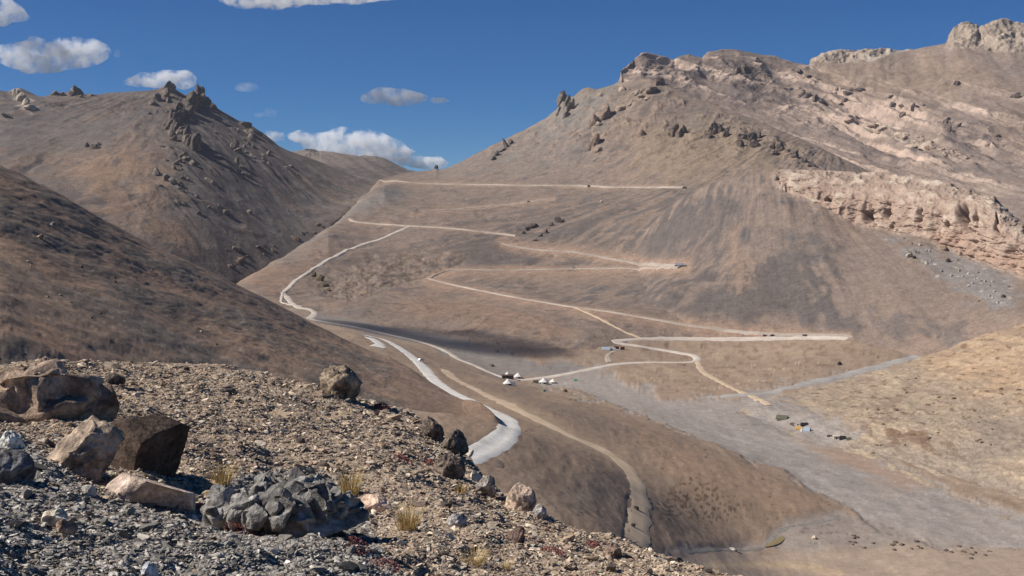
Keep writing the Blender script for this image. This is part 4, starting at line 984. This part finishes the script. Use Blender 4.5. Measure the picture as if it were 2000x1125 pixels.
crag(SLOPE, [(612,540,14,12),(622,548,14,14),(632,560,12,12),(640,568,10,7)], 630, (120,104,76), (84,74,56), .6, up=.0)
crag(MTN_R, [(1577,190,8,16),(1590,196,8,12),(1605,198,12,7),(1655,182,14,6),(1680,176,14,6)], 640, (120,106,98), (78,70,66), .2, up=.05)
crag(MTN_R, [(1745,204,9,9),(1782,212,7,12),(1762,226,7,9),(1848,240,7,9),(1852,258,6,16),(1872,246,5,10),(1868,164,9,7),(1984,190,12,12),(1560,140,10,6),(1580,150,9,6),(1440,140,10,18),(1452,136,8,14)], 650, (124,108,98), (70,62,58), .3, up=.05)
crag(MTN_R, along([(1640,225),(1720,250),(1800,278),(1900,308)], 30, 7, 7, 18, .6), 770, (190,166,144), (150,128,112), .3, up=-.3)
crag(MTN_R, along([(1560,180),(1680,185),(1780,215),(1900,260),(1980,300)], 24, 18, 5, 12), 810, (156,136,122), (116,102,94), .3, up=-.2)
crag(SLOPE, along([(1180,168),(1215,172),(1250,185),(1200,215),(1150,260)], 30, 12, 6, 16), 850, (170,148,126), (128,112,100), .3, up=-.25)
crag(MTN_L, along([(300,185),(330,225),(345,290),(360,350),(400,420)], 34, 16, 4, 11), 890, G1, G2, .4, up=0)
crag(MTN_L, along([(430,230),(480,275),(520,310),(560,340)], 22, 14, 4, 10), 930, G1, G2, .4, up=0)
crag(MTN_L, along([(440,520),(480,500),(540,480),(600,455),(640,435)], 26, 7, 5, 12, .6), 960, (122,104,88), (86,74,64), .2, up=-.1)

# ================================================================== ROCKS on the far slopes and the valley floor
def far_rock(u, v, wp, hp, label, seed, base, alt=None, objs=None, cat='boulder', group=None):
    return boulder('boulder', label, u - wp / 2, v - hp, u + wp / 2, v, seed, base, alt or tuple(np.array(base) * .7), 7, .14, .4, .9, cat, objs or LAND, mat=M_CRAG, level=3, group=group)
WH = (206,190,168); DB = (76,64,56)
far_rock(1776, 504, 13, 10, 'cream boulder alone on the slope below the pale cliff', 701, WH)
far_rock(1786, 506, 7, 7, 'dark lump added as the shadow of the cream boulder below the cliff', 702, DB)  # dark rock put in as the cast shadow of the cream boulder
far_rock(1852, 513, 9, 9, 'dark boulder among the pale rubble under the cliff', 703, DB)
far_rock(1844, 490, 16, 10, 'brown boulder pair at the foot of the cliff talus', 704, (150,126,106))
far_rock(1876, 500, 9, 9, 'tan boulder standing at the cliff foot above the rubble', 705, (176,154,130))
far_rock(1960, 582, 9, 7, 'dark boulder low on the slope near the right edge', 706, DB)
far_rock(1640, 714, 9, 8, 'black boulder beside the grey stream bed', 707, (50,44,40))
far_rock(1104, 766, 9, 7, 'dark boulder on the brown flat below the white tents', 708, (96,78,62))
far_rock(1243, 997, 10, 9, 'dark boulder beside the dirt track, the upper of two', 709, (56,46,42), objs=[GROUND])
far_rock(1237, 1031, 9, 9, 'dark boulder beside the dirt track, the lower of two', 710, (56,46,42), objs=[GROUND])
far_rock(78, 466, 13, 8, 'tan boulder on the brown left hillside', 711, (160,130,104), objs=[LHILL])
far_rock(103, 443, 12, 9, 'grey boulder on the left hillside above the tan one', 712, (140,136,130), objs=[LHILL])
far_rock(1590, 1054, 10, 9, 'white boulder on the tan flat in front of the river plain', 713, WH, objs=[GROUND])
far_rock(1432, 1076, 14, 7, 'whitish boulder on the bank of the small creek', 714, (180,170,158), objs=[GROUND])
far_rock(960, 716, 11, 5, 'low brown boulder on the grey flat above the white tents', 715, (110,92,80), objs=[GROUND])
far_rock(1573, 657, 13, 4, 'low dark boulder between the two arms of the road hairpin', 716, (72,60,54))
far_rock(1494, 657, 8, 4, 'dark boulder left of a similar one on the road verge', 717, (70,58,52))
far_rock(1508, 657, 9, 4, 'dark boulder right of a similar one on the road verge', 718, (70,58,52))
far_rock(1150, 366, 6, 5, 'dark boulder below the highest road', 719, (70,60,54), objs=[SLOPE])
far_rock(1337, 369, 9, 5, 'brown boulder at the right end of the highest road', 720, (92,78,68), objs=[SLOPE])
far_rock(1174, 396, 5, 5, 'white boulder alone on the grey slope under the highest road', 721, WH, objs=[SLOPE])
far_rock(852, 330, 8, 8, 'dark pointed rock on the skyline of the saddle', 722, (92,88,86), objs=[SLOPE])
far_rock(970, 688, 8, 4, 'grey boulder on the shaded valley flat', 723, (120,110,102))
r5 = np.random.default_rng(77)
for i in range(34):
    t = r5.random(); u = 1770 + 190 * t + r5.normal(0, 14); v = 482 + 90 * t + r5.normal(0, 14)
    far_rock(u, v, r5.uniform(3.5, 7), r5.uniform(3, 6), 'small pale block in the rubble fan under the cliff', 740 + i, (176,164,150) if i % 3 else (120,110,104), objs=[BUTTE], group='blocks of the cliff rubble')
for i in range(30):
    u, v = r5.uniform(1690, 1990), r5.uniform(740, 900)
    far_rock(u, v, r5.uniform(4, 9), r5.uniform(2.5, 5), 'small brown stone dotting the ochre right slope', 780 + i, (122,98,78), objs=[RHILL], group='stones on the ochre slope')
for i in range(30):
    t = r5.random(); u, v = 1640 + 300 * t, 1056 + 26 * t + r5.normal(0, 6)
    far_rock(u, v, r5.uniform(5, 11), r5.uniform(3, 5), 'dark stone in the line along the near bank of the river plain', 815 + i, (110,94,84), objs=[GROUND], group='stones on the near bank')
for i in range(26):
    u = r5.uniform(20, 640); v = 0.5 * u + 430 + r5.uniform(0, 190)
    if v > 690: continue
    far_rock(u, v, r5.uniform(4, 9), r5.uniform(3, 6), 'small pale stone on the brown left hillside', 850 + i, (150,136,120) if i % 2 else (84,72,62), objs=[LHILL], group='stones on the left hillside')

# ================================================================== CAMPS
M_WHITE = flat_mat('white_canvas', (226,222,214), .8, .06, 2)
M_CREAM = flat_mat('cream_canvas', (200,190,172), .8, .08, 2)
M_DARK = flat_mat('doorway_shade_panel', (36,32,30), .9, .2, 2)  # near-black panels: the unlit inside of doorways put into the colour
M_BROWN = flat_mat('dark_stone_wall', (86,70,62), .95, .3, 1.5)
M_GREEN = flat_mat('olive_canvas', (92,90,76), .85, .15, 2)
M_BLACK = flat_mat('black_tarp', (38,36,38), .8, .2, 2)
M_ORANGE = flat_mat('orange_canvas', (206,160,88), .8, .15, 2)
M_RUST = flat_mat('rusty_sheet', (128,72,52), .7, .25, 2)
M_BLUE = flat_mat('pale_blue_tarp', (150,160,170), .7, .12, 2)
M_TEAL = flat_mat('green_tarp', (86,150,128), .7, .12, 2)
M_POLE = flat_mat('wooden_pole', (110,90,70), .8, .2, 4)
M_PAINT = flat_mat('white_paint', (220,220,218), .45, .04, 1, .4)
M_GLASS = flat_mat('dark_glass', (36,40,46), .15, .1, 1, .5)
M_TYRE = flat_mat('tyre_rubber', (30,29,28), .9, .1, 3)

def thing(name, label, cat, p, yaw=0, group=None):
    o = bpy.data.objects.new(name, None); COL.objects.link(o); o.location = p; o.rotation_euler = (0, 0, yaw)
    return tag(o, label, cat, group)

def loft(rings, cap=True):
    """rings: list of (k,3) loops"""
    n = len(rings[0]); V_ = np.concatenate(rings); F_ = []
    for r in range(len(rings) - 1):
        for i in range(n): F_.append((r * n + i, r * n + (i + 1) % n, (r + 1) * n + (i + 1) % n, (r + 1) * n + i))
    return V_, [np.array(F_)]

def box(x0, x1, y0, y1, z0, z1):
    V_ = np.array([(x, y, z) for z in (z0, z1) for x, y in ((x0, y0), (x1, y0), (x1, y1), (x0, y1))], float)
    F_ = np.array([(0, 3, 2, 1), (4, 5, 6, 7), (0, 1, 5, 4), (1, 2, 6, 5), (2, 3, 7, 6), (3, 0, 4, 7)])
    return V_, [F_]

def scale_at(u, v, objs=None):
    h = hit(u, v, objs); return h[0], h[0].length / F, -math.atan2(h[0].x, h[0].y)

def dome_tent(u, v, wp, hp, label, mat=None, group='white tents of the road camp', turn=0.0, objs=None):
    p, k, a = scale_at(u, v, objs); W_, H_ = wp * k / 2, hp * k
    t = thing('tent', label, 'tent', p, a + turn, group); n = 20
    ang = np.arange(n) / n * 2 * math.pi
    sag = 1 + 0.05 * np.cos(ang * 5)
    rings = []
    for q, z in ((1.06, .30), (.98, .36), (.74, .52), (.46, .72), (.22, .90), (.07, 1.02), (.005, 1.06)):
        rr_ = W_ * q * (1 + (sag - 1) * q)
        rings.append(np.stack([rr_ * np.cos(ang), rr_ * .85 * np.sin(ang), H_ * z * np.ones(n)], 1))
    V_, F_ = loft(rings); mesh_np('canopy', V_, F_, mat or M_WHITE, parent=t)
    rings = [np.stack([W_ * .95 * np.cos(ang), W_ * .81 * np.sin(ang), np.full(n, z * H_)], 1) for z in (-.2, .33)]
    V_, F_ = loft(rings); mesh_np('wall', V_, F_, M_CREAM, parent=t, smooth=True)
    V_, F_ = box(-W_ * .2, W_ * .2, -W_ * .90, -W_ * .70, -.1 * H_, .3 * H_); mesh_np('doorway', V_, F_, M_DARK, parent=t, smooth=False)
    V_, F_ = box(-.06, .06, -.06, .06, H_ * 1.0, H_ * 1.2); mesh_np('pole', V_, F_, M_POLE, parent=t, smooth=False)
    return t

def ridge_tent(u, v, wp, hp, label, mat, group=None, turn=0.2, objs=None, name='tent', cat='tent'):
    p, k, a = scale_at(u, v, objs); W_, H_ = wp * k / 2, hp * k; D_ = W_ * .62
    t = thing(name, label, cat, p, a + turn, group)
    rings = []
    for x, hs in ((-1, .9), (-.5, .95), (0, .93), (.5, .96), (1, .9)):
        prof = [(-1.05, -.15), (-.98, .18), (-.6, .5), (-.15, .95), (0, 1.0), (.15, .95), (.6, .5), (.98, .18), (1.05, -.15)]
        rings.append(np.array([(W_ * x, D_ * y, H_ * z * hs) for y, z in prof]))
    n = 9; V_ = np.concatenate(rings); F_ = [(r * n + i, r * n + i + 1, (r + 1) * n + i + 1, (r + 1) * n + i) for r in range(4) for i in range(n - 1)]
    ends = np.array([list(range(n))[::-1], [4 * n + i for i in range(n)]])
    mesh_np('canopy', V_, [np.array(F_), ends], mat, parent=t, smooth=False)
    V_, F_ = box(W_ * .97, W_ * 1.01, -D_ * .32, D_ * .32, -.1 * H_, .55 * H_); mesh_np('doorway', V_, F_, M_DARK, parent=t, smooth=False)
    return t

def hut(u, v, wp, hp, label, wall, roof, turn=0.1, group=None, objs=None, dep=.45):
    p, k, a = scale_at(u, v, objs); W_, H_ = wp * k / 2, hp * k; D_ = W_ * dep * 2
    t = thing('hut', label, 'hut', p, a + turn, group)
    V_, F_ = box(-W_, W_, 0, D_, -.4, H_ * .82); w_ = mesh_np('wall', V_, F_, wall, parent=t, smooth=False)
    V_ = np.array([(-W_ * 1.06, -.25, H_ * .825), (W_ * 1.06, -.25, H_ * .825), (W_ * 1.06, D_ + .25, H_ * .825), (-W_ * 1.06, D_ + .25, H_ * .825), (-W_ * 1.06, D_ / 2, H_ * 1.05), (W_ * 1.06, D_ / 2, H_ * 1.05)])
    mesh_np('roof', V_, [np.array([(0, 1, 5, 4), (2, 3, 4, 5), (0, 3, 2, 1)]), np.array([(0, 4, 3), (1, 2, 5)])], roof, parent=t, smooth=False)
    V_, F_ = box(-W_ * .25, W_ * .05, -.06, .1, -.3, H_ * .6); mesh_np('doorway', V_, F_, M_DARK, parent=t, smooth=False)
    return t

def wheel(parent, x, y, r, w_):
    ang = np.arange(14) / 14 * 2 * math.pi
    rings = [np.stack([x + q * np.cos(ang), np.full(14, y + s_ * w_ / 2), r + q * np.sin(ang)], 1) for s_, q in ((-1, .02), (-1, r * .9), (-.7, r), (.7, r), (1, r * .9), (1, .02))]
    V_, F_ = loft(rings); mesh_np('wheel', V_, F_, M_TYRE, parent=parent)

def car(u, v, label, yaw, paint=None, objs=None, cat='car', s=1.0, lift=.6):
    p, k, a = scale_at(u, v, objs)
    t = thing('car', label, cat, p + Vector((0, 0, lift)), a + yaw)
    def sec(x, w0, z0, z1, w1): return np.array([(x, -w0, z0), (x, w0, z0), (x, w0 * 1.02, (z0 + z1) / 2), (x, w1, z1), (x, -w1, z1), (x, -w0 * 1.02, (z0 + z1) / 2)])
    def hull(name, secs, mat):
        V_, F_ = loft([q * s for q in secs]); n = 6; m = len(secs) - 1
        mesh_np(name, V_, [F_[0], np.array([list(range(n))[::-1], [m * n + i for i in range(n)]])], mat, parent=t, smooth=False)
    hull('body', [sec(-2.15, .78, .4, .85, .74), sec(-1.9, .85, .32, 1.0, .82), sec(-.9, .86, .3, 1.05, .84), sec(.9, .86, .3, 1.02, .82), sec(1.9, .84, .32, .88, .76), sec(2.15, .76, .4, .75, .7)], paint or M_PAINT)
    hull('window', [sec(-1.75, .76, 1.0, 1.05, .74), sec(-1.45, .80, 1.0, 1.5, .68), sec(.4, .80, 1.0, 1.52, .68), sec(1.05, .78, 1.0, 1.04, .74)], M_GLASS)
    hull('roof', [sec(-1.45, .69, 1.5, 1.6, .6), sec(-.5, .7, 1.53, 1.68, .62), sec(.4, .69, 1.52, 1.6, .6)], paint or M_PAINT)
    for x in (-1.35, 1.35):
        for y in (-.82, .82): wheel(t, x * s, y * s, .36 * s, .24 * s)
    return t

def truck(u, v, label, yaw, objs=None, lift=.7):
    p, k, a = scale_at(u, v, objs)
    t = thing('truck', label, 'truck', p + Vector((0, 0, lift)), a + yaw)
    V_, F_ = box(-5.2, 2.4, -1.22, 1.22, 1.1, 3.5); mesh_np('cargo_body', V_, F_, M_PAINT, parent=t, smooth=False)
    V_, F_ = box(-5.1, 4.9, -.9, .9, .62, 1.08); mesh_np('chassis', V_, F_, M_TYRE, parent=t, smooth=False)
    V_ = np.array([(x, y, z) for y in (-1.15, 1.15) for x, z in ((2.6, 1.1), (5, 1.1), (5, 1.9), (4.6, 2.95), (2.6, 3.0))])
    F5 = np.array([(4, 3, 2, 1, 0), (5, 6, 7, 8, 9)]); F4 = np.array([(i, (i + 1) % 5, (i + 1) % 5 + 5, i + 5) for i in range(5)])
    c_ = mesh_np('cab', V_, [F4, F5], M_PAINT, parent=t, smooth=False)
    V_ = np.array([(5.02, -1, 1.98), (5.02, 1, 1.98), (4.68, .95, 2.85), (4.68, -.95, 2.85)]); mesh_np('windscreen', V_, [np.array([(0, 1, 2, 3)])], M_GLASS, parent=c_, smooth=False)
    for x in (-4.1, -2.9, 3.8):
        for y in (-1.0, 1.0): wheel(t, x, y, .5, .36)
    return t

GS = [GROUND, SLOPE, BUTTE, RHILL]
hut(992, 741, 22, 9, 'long low dark brown hut beside the road camp tents', M_BROWN, M_BROWN, .12, objs=GS)
dome_tent(991, 734, 11, 8, 'white tent peeking over the roof of the dark brown hut', objs=GS)
dome_tent(1012, 738, 17, 10, 'white peaked tent just right of the dark brown hut', objs=GS, turn=.3)
dome_tent(992, 752, 19, 12, 'white tent on the near side of the road below the dark hut', objs=GS, turn=.5)
dome_tent(1062, 749, 18, 11, 'large white tent on the near side of the road, left of a smaller one', objs=GS, turn=.2)
dome_tent(1080, 748, 14, 8, 'small white tent at the right end of the road camp', objs=GS, turn=-.2)
ridge_tent(1001, 752, 10, 6, 'grey lean-to touching the white tent on the near side of the road', M_BLUE, None, .4, GS)
ridge_tent(1046, 748, 10, 6, 'dull grey shelter left of the large white tent', M_GREEN, None, .2, GS)
ridge_tent(1124, 744, 6, 4, 'small green tarp shelter on the grey plain right of the camp', M_TEAL, None, .2, GS)
ridge_tent(1063, 765, 6, 4, 'small green tarp shelter on the brown flat below the camp', M_TEAL, None, .5, GS)
ridge_tent(1184, 683, 17, 6, 'pale blue shelter at the left end of the camp under the road bend', M_BLUE, None, -.1, GS)
ridge_tent(1196, 684, 12, 6, 'grey shelter in the middle of the camp under the road bend', M_CREAM, None, .3, GS)
ridge_tent(1204, 682, 10, 6, 'black tarp shelter in the camp under the road bend', M_BLACK, None, .1, GS)
hut(1216, 683, 8, 6, 'small rusty hut at the right end of the camp under the road bend', M_RUST, M_RUST, .1, objs=GS)
ridge_tent(606, 655, 9, 5, 'low white tent by the upper valley track', M_WHITE, None, .1, [GROUND, SLOPE])
dome_tent(620, 650, 8, 7, 'round whitish tent by the upper valley track', group=None, objs=[GROUND, SLOPE])
ridge_tent(629, 651, 8, 5, 'black tent touching the round tent by the upper valley track', M_BLACK, None, .1, [GROUND, SLOPE])
ridge_tent(590, 654, 7, 4, 'brown low tent left of the white tents by the upper valley track', M_BROWN, None, .1, [GROUND, SLOPE])
ridge_tent(1528, 818, 22, 8, 'dark olive low tent at the upper left of the river plain camp', M_GREEN, None, -.3, GS)
ridge_tent(1571, 831, 14, 6, 'black low tent at the back of the river plain camp', M_BLACK, None, .2, GS)
ridge_tent(1560, 838, 12, 6, 'yellow orange tent in the middle of the river plain camp', M_ORANGE, None, .1, GS)
ridge_tent(1568, 842, 7, 7, 'white tent in the middle of the river plain camp', M_WHITE, None, .4, GS)
ridge_tent(1577, 842, 12, 9, 'grey tent at the right of the river plain camp', M_BLUE, None, -.4, GS)
hut(1634, 858, 11, 7, 'cream walled hut standing alone right of the river plain camp', M_CREAM, M_CREAM, .2, objs=GS)
ridge_tent(1646, 858, 12, 7, 'black tent touching the cream walled hut', M_BLACK, None, .1, GS)
ridge_tent(1658, 859, 9, 5, 'grey green tent right of the black tent and cream hut', M_GREEN, None, .1, GS)
ridge_tent(1620, 853, 9, 4, 'brown low tent left of the cream walled hut', M_BROWN, None, .1, GS)
# a ring of piled stones
p, k, a = scale_at(1553, 829, GS); VV, FF, CC = [], [], []; b = 0
for i in range(26):
    vv, ff = VAR[i % 14]; t_ = i / 26 * 6.28
    if 4.3 < t_ < 4.9: continue
    q = vv * 0.55 + np.array([2.4 * math.cos(t_), 2.4 * math.sin(t_), .25]); VV.append(q); FF.append(ff + b); b += len(q); CC.append(np.broadcast_to(A(96,86,76), q.shape))
o = mesh_np('stone_ring', np.concatenate(VV), [np.concatenate(FF)], M_CRAG, np.concatenate(CC), False, loc=p); tag(o, 'ring of piled dark stones in the river plain camp', 'stone ring')
truck(1328, 522, 'long white truck at the right end of the middle zigzag road', .1, [SLOPE, BUTTE])
car(822, 707, 'white car parked on the verge of the pale near road', .9, objs=[GROUND])
car(1120, 525, 'pale car on the middle zigzag road', .1, objs=[SLOPE])
car(1032, 395, 'white car on the road high on the hillside', .2, objs=[SLOPE])
# olive pool of the creek
pp = [(1492,1070),(1503,1061),(1515,1052),(1527,1045),(1533,1050),(1529,1058),(1520,1064),(1508,1068)]
V_ = []
for u, v in catmull(pp + pp[:1], 5)[:-1]:
    h = hit(u, v, [GROUND]); V_.append(h[0][:])
V_ = np.array(V_); V_[:, 2] = V_[:, 2].mean() * .3 + V_[:, 2] * .7 + .18
V_ = np.vstack([V_, V_.mean(0)]); n = len(V_) - 1
M_POOL, nt_, bs_ = new_mat('olive_pool_water'); bs_.inputs['Base Color'].default_value = (*A(140,122,82), 1); bs_.inputs['Roughness'].default_value = .25
o = mesh_np('pool_water', V_, [np.array([(i, (i + 1) % n, n) for i in range(n)])], M_POOL); tag(o, kind='structure')
ribbon('stream_bed', [(1340,1078),(1400,1073),(1460,1074),(1490,1070),(1500,1060),(1520,1040),(1545,1028),(1590,1022),(1640,1012)], 1.6, RM_CREEK, [GROUND], .06, .5)

# ================================================================== CLOUDS
def cloud_mat(name, dens, scale, thr=0.42):
    m = bpy.data.materials.new(name); m.use_nodes = True; nt = m.node_tree; nt.nodes.remove(nt.nodes['Principled BSDF'])
    v = nt.nodes.new('ShaderNodeVolumePrincipled'); v.inputs['Color'].default_value = (1, 1, 1, 1); v.inputs['Anisotropy'].default_value = 0.1
    tc = nt.nodes.new('ShaderNodeTexCoord'); n = nt.nodes.new('ShaderNodeTexNoise'); n.inputs['Scale'].default_value = 1 / scale; n.inputs['Detail'].default_value = 6; n.inputs['Roughness'].default_value = .68
    nt.links.new(tc.outputs['Object'], n.inputs['Vector'])
    r = nt.nodes.new('ShaderNodeMapRange'); r.inputs[1].default_value = thr; r.inputs[2].default_value = thr + .24; r.inputs[3].default_value = 0; r.inputs[4].default_value = dens
    nt.links.new(n.outputs['Fac'], r.inputs[0]); nt.links.new(r.outputs[0], v.inputs['Density'])
    nt.links.new(v.outputs[0], nt.nodes['Material Output'].inputs['Volume'])
    return m
M_CLOUD = cloud_mat('cloud_vapour', .03, 80, .45); M_WISP = cloud_mat('thin_cloud_vapour', .005, 110, .42)

def cloud(label, puffs, d, seed, mat, cat='cloud'):
    """puffs: (u, v, half width, half height) in the picture"""
    us = np.array([q[0] for q in puffs]); vs = np.array([q[1] for q in puffs])
    cx, cy, cz = pt(us.mean(), vs.mean(), d); VV, FF = [], []; b = 0; k = d / F
    vv, ff = ico(4)
    P_ = [(np.array(pt(u, v, d)) - (cx, cy, cz), np.array([w_ * k, max(w_, h_) * k * .8, h_ * k]) * 1.22) for u, v, w_, h_ in puffs]
    for i, (c_, s_) in enumerate(P_):
        q = vv * (1 + .34 * n3(vv[:, 0] * 1.8 + i, vv[:, 1] * 1.8, vv[:, 2] * 1.8, seed + i) + .26 * n3(vv[:, 0] * 4.5 + i, vv[:, 1] * 4.5, vv[:, 2] * 4.5, seed + i + 50))[:, None]
        VV.append(q * s_ + c_); FF.append(ff + b); b += len(q)
    o = mesh_np('cloud', np.concatenate(VV), [np.concatenate(FF)], mat, loc=(cx, cy, cz))
    # fuse the puffs into one skin
    rm = o.modifiers.new('fuse', 'REMESH'); rm.mode = 'VOXEL'; rm.voxel_size = 5 * k
    tag(o, label, cat); return o
cloud('broad white cloud at upper left, above the left mountain', [(40,108,34,20),(75,104,34,24),(110,108,36,24),(145,104,36,22),(178,102,30,18),(95,124,32,14),(60,124,36,14)], 9000, 1, M_CLOUD)
cloud('white cloud resting just above the peak of the left mountain', [(268,160,22,8),(295,156,26,12),(325,156,28,14),(355,156,24,14)], 9000, 2, M_CLOUD)
cloud('white cloud cut by the top left corner of the frame', [(-10,18,34,26),(20,26,24,14),(40,34,14,7)], 9000, 3, M_CLOUD)
cloud('long white cloud cut by the top edge of the frame', [(480,-6,44,14),(540,-4,54,15),(610,-8,60,12),(680,-8,56,10),(735,-6,30,6)], 9000, 4, M_CLOUD)
cloud('lens shaped white cloud alone in the middle of the sky', [(728,192,24,8),(755,188,34,14),(785,190,34,14),(812,192,24,8),(856,196,18,5)], 9000, 5, M_CLOUD)
cloud('tiny faint white cloud right of the left mountain peak', [(481,170,19,8)], 9000, 6, M_WISP)
cloud('small white cloud touching the right flank of the left mountain', [(525,266,16,9),(540,266,14,8)], 9000, 7, M_CLOUD)
cloud('wide heaped cloud bank low over the saddle', [(588,266,22,10),(630,280,32,18),(665,276,34,20),(705,280,36,22),(745,286,34,20),(770,298,30,14),(650,296,44,12),(720,304,50,12)], 9500, 8, M_CLOUD)
cloud('low white cloud behind the saddle at the foot of the right slope', [(800,314,30,10),(835,318,32,10),(858,320,18,7)], 9500, 9, M_CLOUD)
cloud('faint torn wisp of cloud between the small cloud and the cloud bank', [(528,220,12,8),(504,224,9,5)], 9000, 10, M_WISP)
cloud('faint wisp of cloud right of the broad white cloud', [(229,104,6,8)], 9000, 11, M_WISP)
# the cloud that throws the shade on the valley flat, high to the left
def shade_cloud():
    g = Vector(pt(856, 650, 945)); q = g + SUN * 1500
    VV, FF = [], []; b = 0; vv, ff = ico(4)
    for i, (dx, dy, sx, sy) in enumerate([(-60,36,24,26),(-28,18,30,42),(6,0,34,48),(36,-16,32,44),(62,-30,24,30)]):
        qv = vv * (1 + .25 * n3(vv[:, 0] * 2 + i, vv[:, 1] * 2, vv[:, 2] * 2, 60 + i))[:, None] * np.array([sx, sy, 20]) + np.array([dx, dy, 0])
        VV.append(qv); FF.append(ff + b); b += len(qv)
    o = mesh_np('cloud', np.concatenate(VV), [np.concatenate(FF)], cloud_mat('dense_cloud_vapour', .04, 60, .34), loc=q)
    rm = o.modifiers.new('fuse', 'REMESH'); rm.mode = 'VOXEL'; rm.voxel_size = 6
    tag(o, 'small cloud high over the valley, its shadow darkening the grey flat', 'cloud')
shade_cloud()

# ================================================================== CAMERA, SKY, SUN
cam = bpy.data.cameras.new('camera'); co = bpy.data.objects.new('camera', cam); COL.objects.link(co)
cam.sensor_width = 36; cam.lens = 36 * F / 2000; cam.clip_start = 0.1; cam.clip_end = 60000
co.location = (0, 0, 0); co.rotation_euler = (math.pi / 2 - PITCH, 0, 0)
sc.camera = co
w = bpy.data.worlds.new('World'); sc.world = w; w.use_nodes = True
nt = w.node_tree; sky = nt.nodes.new('ShaderNodeTexSky'); sky.sky_type = 'NISHITA'; sky.sun_disc = False
sky.sun_elevation = SUN_EL; sky.sun_rotation = SUN_AZ; sky.altitude = 4600; sky.air_density = 1.0; sky.dust_density = 0.2; sky.ozone_density = 6.0
hs = nt.nodes.new('ShaderNodeHueSaturation'); hs.inputs['Saturation'].default_value = 1.25; hs.inputs['Hue'].default_value = 0.504
nt.links.new(sky.outputs[0], hs.inputs['Color']); nt.links.new(hs.outputs[0], nt.nodes['Background'].inputs[0]); nt.nodes['Background'].inputs[1].default_value = 0.060
sl = bpy.data.lights.new('sun', 'SUN'); sl.energy = 4.8; sl.angle = math.radians(0.5); sl.color = (1.0, 0.955, 0.89)
so = bpy.data.objects.new('sun', sl); COL.objects.link(so)
so.rotation_euler = SUN.to_track_quat('Z', 'Y').to_euler()
sc.view_settings.view_transform = 'Standard'; sc.view_settings.look = 'None'
sc.view_settings.exposure = 0.26; sc.view_settings.gamma = 1.0
sc.cycles.volume_bounces = 40; sc.cycles.max_bounces = 42; sc.cycles.diffuse_bounces = 2

# the thin air between here and the mountains
V_, F_ = box(-1700, 1700, -60, 2900, -420, 440)
hm = bpy.data.materials.new('valley_air'); hm.use_nodes = True; hn = hm.node_tree; hn.nodes.remove(hn.nodes['Principled BSDF'])
hv = hn.nodes.new('ShaderNodeVolumePrincipled'); hv.inputs['Color'].default_value = (.86, .9, 1, 1); hv.inputs['Density'].default_value = 0.00003; hv.inputs['Anisotropy'].default_value = 0.2
hn.links.new(hv.outputs[0], hn.nodes['Material Output'].inputs['Volume'])
o = mesh_np('haze', V_, F_, hm, smooth=False); tag(o, kind='stuff')
